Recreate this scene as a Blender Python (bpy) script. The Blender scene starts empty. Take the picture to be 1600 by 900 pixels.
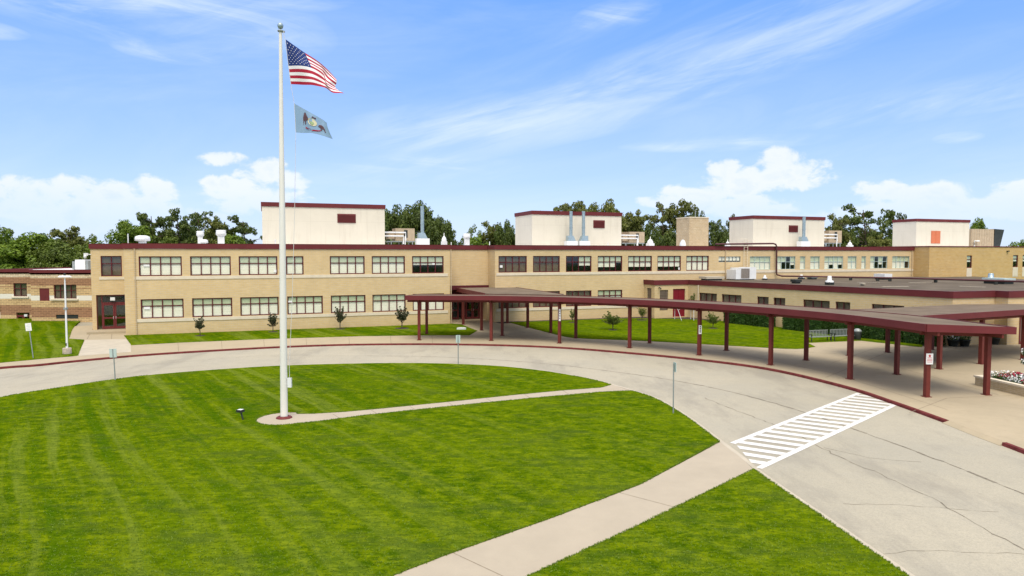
import bpy, math, random
from math import sin, cos, pi, radians, atan, hypot, atan2
from mathutils import Vector, Matrix
random.seed(11)
S = bpy.context.scene

# ------------------------------------------------------------------ camera
F = 1067.0; CH = 7.5; TH = atan(53 / F)          # focal length (photo px), height, pitch down
cam = bpy.data.cameras.new('camera'); cam.sensor_width = 36; cam.lens = F / 1600 * 36
cam.clip_start = .1; cam.clip_end = 4000
co = bpy.data.objects.new('camera', cam); S.collection.objects.link(co)
co.location = (0, 0, CH); co.rotation_euler = (pi / 2 - TH, 0, 0); S.camera = co
S.render.resolution_x = 1024; S.render.resolution_y = 576

# ------------------------------------------------------------------ world + sun + exposure
SUN_EL = radians(60); SUN_AZ = radians(176)       # azimuth clockwise from +Y (behind right of the camera)
S.view_settings.view_transform = 'Standard'; S.view_settings.look = 'None'
S.view_settings.exposure = 0.50; S.view_settings.gamma = 1
SUN_POWER = 2.1; SKY = 0.11

class N:
    """tiny node helper"""
    def __init__(s, nt): s.nt = nt; s.n = nt.nodes; s.l = nt.links
    def put(s, sock, v):
        if isinstance(v, bpy.types.NodeSocket): s.l.new(v, sock)
        elif v is not None:
            try: sock.default_value = v
            except Exception: sock.default_value = (*v, 1) if hasattr(v, '__len__') else v
    def m(s, op, a, b=None, c=None, clamp=False):
        n = s.n.new('ShaderNodeMath'); n.operation = op; n.use_clamp = clamp
        for i, v in enumerate((a, b, c)):
            if v is not None: s.put(n.inputs[i], v)
        return n.outputs[0]
    def noise(s, vec, scale, detail=4, rough=.5, dist=0, dims='3D'):
        n = s.n.new('ShaderNodeTexNoise'); n.noise_dimensions = dims
        if vec is not None: s.l.new(vec, n.inputs['Vector'])
        n.inputs['Scale'].default_value = scale; n.inputs['Detail'].default_value = detail
        n.inputs['Roughness'].default_value = rough; n.inputs['Distortion'].default_value = dist
        return n.outputs['Fac']
    def rng(s, v, a, b, c=0., d=1., smooth=False):
        n = s.n.new('ShaderNodeMapRange'); n.interpolation_type = 'SMOOTHSTEP' if smooth else 'LINEAR'
        s.put(n.inputs[0], v)
        for i, x in zip((1, 2, 3, 4), (a, b, c, d)): s.put(n.inputs[i], x)
        return n.outputs[0]
    def mix(s, f, a, b, blend='MIX'):
        n = s.n.new('ShaderNodeMix'); n.data_type = 'RGBA'; n.blend_type = blend
        s.put(n.inputs[0], f); s.put(n.inputs[6], a if not isinstance(a, tuple) else (*a[:3], 1))
        s.put(n.inputs[7], b if not isinstance(b, tuple) else (*b[:3], 1))
        return n.outputs[2]
    def xyz(s, x, y, z):
        n = s.n.new('ShaderNodeCombineXYZ')
        for i, v in enumerate((x, y, z)): s.put(n.inputs[i], v)
        return n.outputs[0]
    def sep(s, v):
        n = s.n.new('ShaderNodeSeparateXYZ'); s.l.new(v, n.inputs[0]); return n.outputs

W = bpy.data.worlds.new('World'); S.world = W; W.use_nodes = True
w = N(W.node_tree); w.n.clear()
sky = w.n.new('ShaderNodeTexSky'); sky.sky_type = 'NISHITA'; sky.sun_disc = False
sky.sun_elevation = SUN_EL; sky.sun_rotation = SUN_AZ; sky.air_density = 1.0; sky.dust_density = .6; sky.ozone_density = 2.0
tc = w.n.new('ShaderNodeTexCoord'); X, Y, Z = w.sep(tc.outputs['Generated'])[:3]
az = w.m('ARCTAN2', X, Y); el = w.m('ARCSINE', Z)
def azel(px, py): return (math.atan((px - 800) / F), (397 - py) / F)
SKYMUL = (4.2, 5.6, 7.6)
hs = w.n.new('ShaderNodeHueSaturation'); hs.inputs['Saturation'].default_value = 1.2; hs.inputs['Value'].default_value = 1.5
w.l.new(sky.outputs[0], hs.inputs['Color']); base = hs.outputs[0]
# pale low sky
hi = w.rng(el, .0, .42, 0, 1); hi = w.m('POWER', hi, .8)
grad = w.mix(hi, (4.1, 5.1, 7.0), (.60, 2.25, 6.7))
base = w.mix(.82, base, grad)
# cirrus: long soft streaks
def streak(ang, sx, sy, seed, lo, hi):
    u = w.m('ADD', w.m('MULTIPLY', az, cos(ang)), w.m('MULTIPLY', el, sin(ang)))
    v = w.m('SUBTRACT', w.m('MULTIPLY', el, cos(ang)), w.m('MULTIPLY', az, sin(ang)))
    f = w.noise(w.xyz(w.m('MULTIPLY', u, sx), w.m('MULTIPLY', v, sy), seed), 1, 9, .62, .9)
    return w.rng(f, lo, hi, 0, 1, True), u, v
def ell(px, py, rx, ry, ang=0.):
    a0, e0 = azel(px, py); rx /= F; ry /= F
    du = w.m('SUBTRACT', az, a0); dv = w.m('SUBTRACT', el, e0)
    if ang:
        uu = w.m('ADD', w.m('MULTIPLY', du, cos(ang)), w.m('MULTIPLY', dv, sin(ang)))
        dv = w.m('SUBTRACT', w.m('MULTIPLY', dv, cos(ang)), w.m('MULTIPLY', du, sin(ang))); du = uu
    d = w.m('ADD', w.m('POWER', w.m('ABSOLUTE', w.m('DIVIDE', du, rx)), 2), w.m('POWER', w.m('ABSOLUTE', w.m('DIVIDE', dv, ry)), 2))
    return w.m('SUBTRACT', 1, d)
def mx(l):
    r = l[0]
    for x in l[1:]: r = w.m('MAXIMUM', r, x)
    return r
s1, _, _ = streak(.22, 3, 20, 1.3, .38, .72)
s2, _, _ = streak(-.05, 4, 26, 7.7, .42, .75)
s3, _, _ = streak(.3, 9, 60, 3.1, .3, .8)
m1 = w.m('MAXIMUM', mx([ell(1120, 115, 560, 58, .26), ell(790, 195, 280, 46, .10), ell(1480, 25, 200, 18, .25), ell(1500, 195, 260, 26, .05)]), 0)
m2 = w.m('MAXIMUM', mx([ell(130, 50, 340, 70, -.12), ell(960, 48, 70, 22, .1), ell(280, 122, 80, 18, 0), ell(640, 270, 180, 26, .05), ell(1130, 235, 160, 12, 0), ell(390, 30, 160, 30, 0), ell(1490, 247, 30, 8, 0), ell(-30, 128, 60, 12, 0)]), 0)
f1 = w.m('MULTIPLY', w.m('POWER', m1, .7), w.m('ADD', w.m('MULTIPLY', s1, .55), w.m('MULTIPLY', s3, .22)))
f2 = w.m('MULTIPLY', w.m('POWER', m2, .7), w.m('ADD', w.m('MULTIPLY', s2, .65), w.m('MULTIPLY', s3, .22)))
veil, _, _ = streak(.12, 2, 9, 5.5, .35, .8)
cf = w.m('ADD', w.m('ADD', f1, f2), w.m('MULTIPLY', veil, .26), clamp=True)
base = w.mix(w.m('MULTIPLY', cf, .78), base, (5.7, 6.4, 7.3))
# cumulus near the horizon, placed by direction
blobs = [(60, 325, 50, 26), (130, 308, 50, 18), (180, 318, 62, 24), (245, 310, 38, 22), (140, 345, 190, 32), (355, 262, 46, 13), (408, 280, 46, 28),
         (372, 300, 52, 18), (455, 288, 36, 17), (400, 318, 90, 26), (1128, 272, 32, 18), (1215, 262, 42, 22), (1255, 276, 38, 16), (1190, 290, 105, 24),
         (1110, 305, 95, 22), (1040, 318, 50, 14), (1150, 325, 120, 22), (1375, 312, 50, 18), (1455, 318, 70, 20), (1590, 318, 46, 22), (1460, 338, 170, 22), (20, 345, 70, 16)]
dens = mx([ell(a, b, c * 1.03, d * 1.03) for a, b, c, d in blobs])
cv = w.xyz(w.m('MULTIPLY', az, 1.0), w.m('MULTIPLY', el, 1.35), 0)
n1 = w.noise(cv, 26, 8, .58, .3); n2 = w.noise(cv, 11, 5, .5, 0)
dd = w.m('ADD', dens, w.m('ADD', w.m('MULTIPLY', w.m('SUBTRACT', n1, .5), 2.6), w.m('MULTIPLY', w.m('SUBTRACT', n2, .5), 1.2)))
body0 = w.m('ADD', dd, w.m('MULTIPLY', w.m('SUBTRACT', n1, .5), 2.2))
cm = w.m('MULTIPLY', w.rng(dd, .18, .72, 0, 1, True), w.rng(body0, .1, 1.1, .55, 1))
body = w.rng(w.m('ADD', dd, w.m('MULTIPLY', w.m('SUBTRACT', n1, .5), 2.2)), .2, 2.1, 0, 1)
ccol = w.mix(body, (6.9, 6.9, 6.9), (5.1, 5.8, 7.1))
fade = w.rng(el, .03, .10, .25, 1, True)
base = w.mix(w.m('MULTIPLY', w.m('MULTIPLY', cm, fade), .93), base, ccol)
# added bright cloud, unseen overhead and behind the camera, to soften the light
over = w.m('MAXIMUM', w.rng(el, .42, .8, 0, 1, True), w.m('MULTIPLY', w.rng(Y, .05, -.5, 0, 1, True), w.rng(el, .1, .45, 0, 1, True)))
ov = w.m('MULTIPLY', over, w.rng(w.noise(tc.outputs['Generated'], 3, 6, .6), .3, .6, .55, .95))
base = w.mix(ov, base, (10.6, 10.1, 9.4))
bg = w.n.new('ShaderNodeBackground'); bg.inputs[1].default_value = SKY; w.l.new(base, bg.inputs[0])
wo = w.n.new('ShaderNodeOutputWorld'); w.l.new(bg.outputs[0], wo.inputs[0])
ld = bpy.data.lights.new('sun', 'SUN'); ld.energy = SUN_POWER; ld.angle = radians(30); ld.color = (1, .92, .81)
lo = bpy.data.objects.new('sun', ld); S.collection.objects.link(lo)
lo.rotation_euler = Vector((sin(SUN_AZ) * cos(SUN_EL), cos(SUN_AZ) * cos(SUN_EL), sin(SUN_EL))).to_track_quat('Z', 'Y').to_euler()

# ------------------------------------------------------------------ surveying: a photo reading to metres
def ray(px, py):
    a = (px - 800) / F; b = (450 - py) / F
    return (a, cos(TH) + b * sin(TH), -sin(TH) + b * cos(TH))
def G(px, py, z=0.):
    r = ray(px, py); t = (z - CH) / r[2]; return (r[0] * t, r[1] * t)
def GP(pts, z=0.): return [G(x, y, z) for x, y in pts]
class Plane:
    def __init__(s, p, q):
        s.p = p; s.L = hypot(q[0] - p[0], q[1] - p[1]); s.d = ((q[0] - p[0]) / s.L, (q[1] - p[1]) / s.L); s.a = atan2(s.d[1], s.d[0])
    def off(s, k):                                       # parallel plane k metres further back
        q = (s.p[0] - s.d[1] * k, s.p[1] + s.d[0] * k); return Plane(q, (q[0] + s.d[0], q[1] + s.d[1]))
    def hit(s, px, py):
        r = ray(px, py); d = s.d; det = -d[0] * r[1] + r[0] * d[1]
        u = (s.p[0] * r[1] - r[0] * s.p[1]) / det; t = (-d[0] * s.p[1] + d[1] * s.p[0]) / det
        return u, CH + t * r[2]
    def u(s, px, z=6.):
        py = 400
        for _ in range(4):
            uu, zz = s.hit(px, py); py += (zz - z) * 14
        return uu
    def w(s, u, y=0.): return (s.p[0] + s.d[0] * u - s.d[1] * y, s.p[1] + s.d[1] * u + s.d[0] * y)

# ------------------------------------------------------------------ materials
MAT = {}
def mat(name, col, rough=.8, metal=0., var=.12, scale=3., bump=0., bscale=40., spec=.4, fn=None):
    m = bpy.data.materials.new(name); m.use_nodes = True; n = N(m.node_tree); p = n.n['Principled BSDF']
    t = n.n.new('ShaderNodeTexCoord').outputs['Object']
    f = n.noise(t, scale, 5, .6)
    c = n.mix(n.rng(f, .3, .7), tuple(v * (1 - var) for v in col), tuple(min(1, v * (1 + var)) for v in col))
    if fn: c = fn(n, t, c, p) or c
    n.put(p.inputs['Base Color'], c); p.inputs['Roughness'].default_value = rough; p.inputs['Metallic'].default_value = metal
    p.inputs['Specular IOR Level'].default_value = spec
    if bump:
        b = n.n.new('ShaderNodeBump'); b.inputs['Strength'].default_value = bump; b.inputs['Distance'].default_value = .03
        n.l.new(n.noise(t, bscale, 4, .6), b.inputs['Height']); n.l.new(b.outputs[0], p.inputs['Normal'])
    MAT[name] = m; return m
def brickfn(amt=.35, mort=(.55, .47, .36), bw=.42, bh=.2, col2=None, stain=.12):
    def fn(n, t, c, p):
        x, y, z = n.sep(t)[:3]
        uv = n.xyz(n.m('ADD', x, y), z, 0)
        b = n.n.new('ShaderNodeTexBrick'); n.l.new(uv, b.inputs['Vector']); b.inputs['Scale'].default_value = 1
        b.inputs['Brick Width'].default_value = bw; b.inputs['Row Height'].default_value = bh; b.inputs['Mortar Size'].default_value = .012
        b.inputs['Mortar Smooth'].default_value = .3
        n.put(b.inputs['Color1'], n.mix(amt, c, (.5, .42, .3))); 
        n.put(b.inputs['Color2'], n.mix(amt, c, col2 or (.34, .22, .11))); b.inputs['Mortar'].default_value = (*mort, 1)
        st = n.noise(n.xyz(n.m('MULTIPLY', n.m('ADD', x, y), 1.6), n.m('MULTIPLY', z, .5), 0), 1, 5, .65)
        c2 = n.mix(n.rng(st, .35, .75, 0, stain), b.outputs['Color'], (.28, .2, .12))
        sk = n.noise(n.xyz(n.m('MULTIPLY', n.m('ADD', x, y), 1.1), n.m('MULTIPLY', z, 7), 0), 1, 5, .7)
        c2 = n.mix(n.rng(sk, .54, .68, 0, .30), c2, tuple(v * .62 for v in (.56, .42, .24)))
        c2 = n.mix(n.rng(sk, .46, .34, 0, .30), c2, (.74, .60, .38))
        # dirt splashed on the lowest courses, irregular
        g = n.m('ADD', z, n.m('MULTIPLY', n.noise(t, 1.2, 4), 1.0))
        return n.mix(n.rng(g, .5, 1.1, .18, 0), c2, (.42, .28, .12))
    return fn
mat('brick_tan', (.64, .475, .235), .9, var=.06, scale=.5, fn=brickfn(.12))
mat('brick_ochre', (.58, .355, .085), .9, var=.08, scale=.6, fn=brickfn(.22))
mat('brick_stack', (.47, .36, .21), .9, var=.12, scale=1., fn=brickfn(.2, stain=.4))
mat('planter_brick', (.50, .40, .22), .9, var=.15, scale=2, fn=brickfn(.35, bw=.4, bh=.1))
def annexfn(n, t, c, p):
    x, y, z = n.sep(t)[:3]
    r = n.n.new('ShaderNodeValToRGB'); r.color_ramp.interpolation = 'CONSTANT'; e = r.color_ramp.elements
    tan = (.50, .36, .19); br = (.29, .16, .09); cr = (.55, .46, .33); wh = (.72, .68, .58)
    st = [(-1.5, tan), (.38, br), (1.55, tan), (2.3, wh), (2.87, tan), (3.6, br), (3.75, tan), (3.95, br), (4.8, cr), (5.6, cr)]
    e[0].position = 0; e[0].color = (*tan, 1)
    e[1].position = (st[1][0] + 1.5) / 8; e[1].color = (*st[1][1], 1)
    for zz, cc in st[2:]:
        q = e.new((zz + 1.5) / 8); q.color = (*cc, 1)
    n.put(r.inputs[0], n.m('DIVIDE', n.m('ADD', z, 1.5), 8))
    b = n.n.new('ShaderNodeTexBrick'); n.l.new(n.xyz(n.m('ADD', x, y), z, 0), b.inputs['Vector']); b.inputs['Scale'].default_value = 1
    b.inputs['Brick Width'].default_value = .6; b.inputs['Row Height'].default_value = .2; b.inputs['Mortar Size'].default_value = .025
    b.inputs['Color1'].default_value = (1, 1, 1, 1); b.inputs['Color2'].default_value = (.7, .66, .62, 1); b.inputs['Mortar'].default_value = (1.4, 1.35, 1.2, 1)
    isw = n.rng(n.m('ABSOLUTE', n.m('SUBTRACT', z, 2.585)), .28, .29, 0, 1)
    return n.mix(isw, r.outputs[0], n.mix(1, r.outputs[0], b.outputs[0], 'MULTIPLY'))
mat('annex_brick', (.4, .3, .2), .9, fn=annexfn)
mat('maroon', (.135, .026, .026), .55, spec=.2, var=.1, scale=1.2)
mat('maroon_fascia', (.135, .026, .028), .55, spec=.2, var=.12, scale=.7)
mat('maroon_post', (.14, .03, .022), .55, spec=.2, var=.14, scale=2)
mat('maroon_frame', (.10, .016, .02), .55, spec=.2, var=.05)
mat('red_door', (.19, .008, .018), .45, var=.05)
mat('orange_door', (.55, .16, .07), .6, var=.05)
mat('limestone', (.66, .58, .44), .85, var=.08, scale=1.5)
def stuccofn(n, t, c, p):
    x, y, z = n.sep(t)[:3]
    j = n.m('MINIMUM', n.m('PINGPONG', n.m('ADD', x, y), 1.5), n.m('PINGPONG', z, 1.1))
    c = n.mix(n.rng(j, .0, .02, .45, 0), c, (.42, .37, .28))
    return n.mix(n.rng(n.noise(n.xyz(n.m('MULTIPLY', x, 2.5), n.m('MULTIPLY', y, 2.5), n.m('MULTIPLY', z, .25)), 1, 5, .7), .52, .75, 0, .35), c, (.45, .40, .31))
mat('stucco', (.66, .61, .50), .9, var=.04, scale=.4, bump=.1, fn=stuccofn)
mat('kerb_red', (.135, .03, .028), .85, spec=.1, var=.35, scale=2.5)
mat('white_paint', (.78, .78, .76), .6, var=.05)
mat('white_metal', (.72, .73, .72), .45, var=.06, scale=2)
mat('pole_paint', (.74, .72, .66), .35, var=.04, scale=1, spec=.5)
mat('galvanised', (.33, .42, .46), .4, .5, var=.15, scale=4)
mat('grey_metal', (.30, .33, .32), .5, .4, var=.15, scale=5)
mat('sign_back', (.50, .60, .56), .45, .2, var=.06)
mat('dark_metal', (.035, .04, .035), .5, .3, var=.2)
mat('tan_metal', (.42, .33, .22), .6, var=.15, scale=2)
mat('dark_pipe', (.085, .025, .025), .5, var=.2)
mat('canopy_roof', (.165, .128, .092), .95, spec=.08, var=.18, scale=.6, bump=.3)
mat('canopy_soffit', (.13, .05, .04), .8, var=.1)
mat('flat_roof', (.125, .102, .075), .95, spec=.08, var=.3, scale=.35)
mat('pale_roof', (.70, .68, .66), .8, var=.05, scale=.4)
mat('blind', (.86, .84, .72), .9, var=.03)
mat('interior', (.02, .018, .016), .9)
mat('screen_brown', (.15, .112, .082), .8, var=.25, scale=3)
mat('mulch', (.05, .038, .03), 1, var=.5, scale=9, bump=.6)
mat('bark', (.09, .065, .045), .95, var=.3, scale=6)
mat('rope', (.6, .6, .58), .9)
mat('flag_red', (.36, .006, .03), .8, var=.04); mat('flag_white', (.76, .74, .74), .8, var=.03); mat('flag_blue', (.008, .028, .15), .8, var=.04)
mat('state_blue', (.22, .34, .48), .8, var=.08); mat('emblem_dark', (.10, .05, .06), .8); mat('emblem_cream', (.62, .58, .38), .8)
mat('emblem_green', (.30, .40, .20), .8); mat('text_dark', (.06, .06, .06), .7); mat('text_red', (.5, .05, .05), .7)
mat('flower_white', (.82, .82, .80), .8); mat('flower_red', (.32, .01, .04), .8)
mat('concrete_block', (.40, .34, .26), .9, var=.25, scale=6)
def roadfn(n, t, c, p):
    big = n.noise(t, .09, 5, .6); med = n.noise(t, 1.1, 6, .7); fine = n.noise(t, 22, 4, .8)
    c = n.mix(n.rng(big, .35, .65), (.43, .385, .285), (.365, .33, .245))
    c = n.mix(n.rng(med, .45, .75, 0, .35), c, (.305, .28, .21))
    c = n.mix(n.rng(fine, .42, .62, 0, .42), c, (.24, .225, .18))
    c = n.mix(n.rng(n.noise(t, 9, 7, .9), .50, .64, 0, .38), c, (.22, .205, .165))
    c = n.mix(n.rng(n.noise(n.xyz(n.m('MULTIPLY', n.sep(t)[0], .25), n.m('MULTIPLY', n.sep(t)[1], .25), 4.), 1, 3, .5), .45, .6, 0, .22), c, (.30, .285, .235))
    c = n.mix(n.rng(n.noise(t, 60, 3, .8), .55, .8, 0, .5), c, (.60, .57, .50))
    # oil / tyre staining along the inner kerb and big soft patches
    v = n.noise(n.xyz(*[n.m('MULTIPLY', q, k) for q, k in zip(n.sep(t)[:3], (.35, .12, 1))]), 1, 6, .7)
    return n.mix(n.rng(v, .50, .64, 0, .45), c, (.22, .20, .16))
mat('road', (.4, .4, .35), .92, fn=roadfn, bump=.15, bscale=30)
def pavefn(n, t, c, p):
    big = n.noise(t, .22, 5, .65, 1.); fine = n.noise(t, 25, 3, .7)
    c = n.mix(n.rng(big, .35, .65), (.42, .345, .225), (.36, .30, .195))
    c = n.mix(n.rng(n.noise(t, 1.4, 6, .7), .5, .75, 0, .4), c, (.28, .23, .15))
    return n.mix(n.rng(fine, .3, .7, 0, .16), c, (.25, .2, .15))
mat('pavement', (.45, .37, .28), .9, fn=pavefn)
def pathfn(n, t, c, p):
    c = n.mix(n.rng(n.noise(t, .8, 6, .65), .3, .7), (.425, .365, .27), (.375, .322, .238))
    c = n.mix(n.rng(n.noise(t, 40, 3, .8), .35, .7, 0, .25), c, (.32, .26, .2))
    return n.mix(n.rng(n.noise(t, 5, 5, .7), .62, .8, 0, .3), c, (.25, .2, .15))
mat('path_concrete', (.46, .39, .3), .9, fn=pathfn)
mat('light_concrete', (.44, .39, .30), .9, var=.1, scale=1.2)
mat('crack', (.185, .16, .115), .95, var=.3, scale=5)
mat('joint', (.21, .165, .11), .95, var=.3, scale=5)
def lawnfn(n, t, c, p):
    x, y, z = n.sep(t)[:3]
    a = radians(-54.5)
    s = n.m('SUBTRACT', n.m('MULTIPLY', y, cos(a)), n.m('MULTIPLY', x, sin(a)))
    al = n.m('ADD', n.m('MULTIPLY', x, cos(a)), n.m('MULTIPLY', y, sin(a)))
    wob = n.noise(t, .08, 3, .5)
    s = n.m('ADD', s, n.m('MULTIPLY', wob, 1.6))
    stripes = n.noise(n.xyz(n.m('MULTIPLY', s, 1.35), n.m('MULTIPLY', al, .04), 3.), 1, 3, .55)
    clump = n.noise(t, 1.3, 8, .74); tiny = n.noise(n.xyz(n.m('MULTIPLY', x, .5), y, 0), 6, 8, .9); big = n.noise(t, .14, 4, .6); mid = n.noise(n.xyz(n.m('MULTIPLY', x, .6), y, 0), 2.4, 7, .8)
    c = n.mix(n.rng(clump, .40, .60), (.056, .104, .0012), (.135, .180, .002))
    c = n.mix(n.rng(mid, .49, .39, 0, .65), c, (.034, .072, .001))
    c = n.mix(n.rng(mid, .49, .61, 0, .8), c, (.22, .25, .004))
    c = n.mix(1, c, (.77, .85, .85), 'MULTIPLY')
    side = n.rng(n.m('ADD', x, n.m('MULTIPLY', big, 6)), 3, -9, .25, 1)
    c = n.mix(n.m('MULTIPLY', side, n.rng(stripes, .52, .62, 0, .6)), c, (.165, .205, .030))
    c = n.mix(n.m('MULTIPLY', side, n.rng(stripes, .47, .38, 0, .7)), c, (.036, .090, .001))
    c = n.mix(n.rng(big, .45, .62, 0, .35), c, (.15, .20, .003))
    c = n.mix(n.rng(tiny, .50, .38, 0, .8), c, (.018, .050, .001))
    c = n.mix(n.rng(tiny, .53, .68, 0, .6), c, (.20, .27, .010))
    c = n.mix(n.rng(n.noise(n.xyz(n.m('MULTIPLY', x, .5), y, 7.), .8, 6, .75), .52, .62, 0, .55), c, (.050, .082, .012))
    bare = n.noise(t, .9, 6, .75)
    return n.mix(n.rng(bare, .70, .74, 0, .55), c, (.33, .27, .13))
mat('lawn', (.07, .15, .01), .95, fn=lawnfn, bump=1.0, bscale=18, spec=.0)
mat('field', (.07, .13, .02), .95, var=.4, scale=.2, spec=.1)

def leafmat(name, c1, c2, c3):
    m = bpy.data.materials.new(name); m.use_nodes = True; n = N(m.node_tree); n.n.clear()
    at = n.n.new('ShaderNodeAttribute'); at.attribute_name = 'tint'
    oi = n.n.new('ShaderNodeObjectInfo')
    gi = n.n.new('ShaderNodeNewGeometry')
    c = n.mix(at.outputs['Fac'], c1, c2)
    c = n.mix(n.rng(gi.outputs['Random Per Island'], .7, 1, 0, .7), c, c3)
    c = n.mix(n.rng(oi.outputs['Random'], 0, 1, 0, .35), c, tuple(v * .6 for v in c2))
    d = n.n.new('ShaderNodeBsdfDiffuse'); tr = n.n.new('ShaderNodeBsdfTranslucent'); g = n.n.new('ShaderNodeBsdfGlossy'); g.inputs['Roughness'].default_value = .55
    n.l.new(c, d.inputs[0]); n.l.new(c, tr.inputs[0]); g.inputs[0].default_value = (.6, .6, .6, 1)
    a = n.n.new('ShaderNodeMixShader'); a.inputs[0].default_value = .3; n.l.new(d.outputs[0], a.inputs[1]); n.l.new(tr.outputs[0], a.inputs[2])
    b = n.n.new('ShaderNodeMixShader'); b.inputs[0].default_value = .04; n.l.new(a.outputs[0], b.inputs[1]); n.l.new(g.outputs[0], b.inputs[2])
    o = n.n.new('ShaderNodeOutputMaterial'); n.l.new(b.outputs[0], o.inputs[0]); MAT[name] = m
leafmat('leaf_dark', (.045, .078, .010), (.10, .145, .018), (.18, .21, .035))
leafmat('leaf_mid', (.07, .115, .012), (.14, .195, .02), (.23, .27, .045))
leafmat('leaf_bright', (.085, .15, .008), (.16, .25, .012), (.25, .33, .03))
leafmat('leaf_olive', (.085, .105, .015), (.16, .18, .028), (.25, .25, .05))
leafmat('leaf_purple', (.035, .045, .018), (.075, .09, .03), (.13, .15, .05))
leafmat('hedge_leaf', (.03, .08, .010), (.06, .13, .014), (.10, .18, .025))
leafmat('grass_blade', (.09, .17, .003), (.17, .27, .006), (.30, .38, .03))
def glassmat(name, tint, gl):
    m = bpy.data.materials.new(name); m.use_nodes = True; n = N(m.node_tree); n.n.clear()
    t = n.n.new('ShaderNodeBsdfTransparent'); t.inputs[0].default_value = (*tint, 1)
    g = n.n.new('ShaderNodeBsdfGlossy'); g.inputs['Roughness'].default_value = .04; g.inputs[0].default_value = (.9, .95, 1, 1)
    lw = n.n.new('ShaderNodeLayerWeight'); lw.inputs[0].default_value = .5
    mx_ = n.n.new('ShaderNodeMixShader'); n.l.new(n.m('ADD', n.m('MULTIPLY', n.m('POWER', lw.outputs['Facing'], 4.0), .8), .05 + gl, clamp=True), mx_.inputs[0])
    n.l.new(t.outputs[0], mx_.inputs[1]); n.l.new(g.outputs[0], mx_.inputs[2])
    o = n.n.new('ShaderNodeOutputMaterial'); n.l.new(mx_.outputs[0], o.inputs[0]); MAT[name] = m
glassmat('glass', (.95, .96, .93), .0); glassmat('glass_top', (.74, .80, .70), .02)

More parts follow.
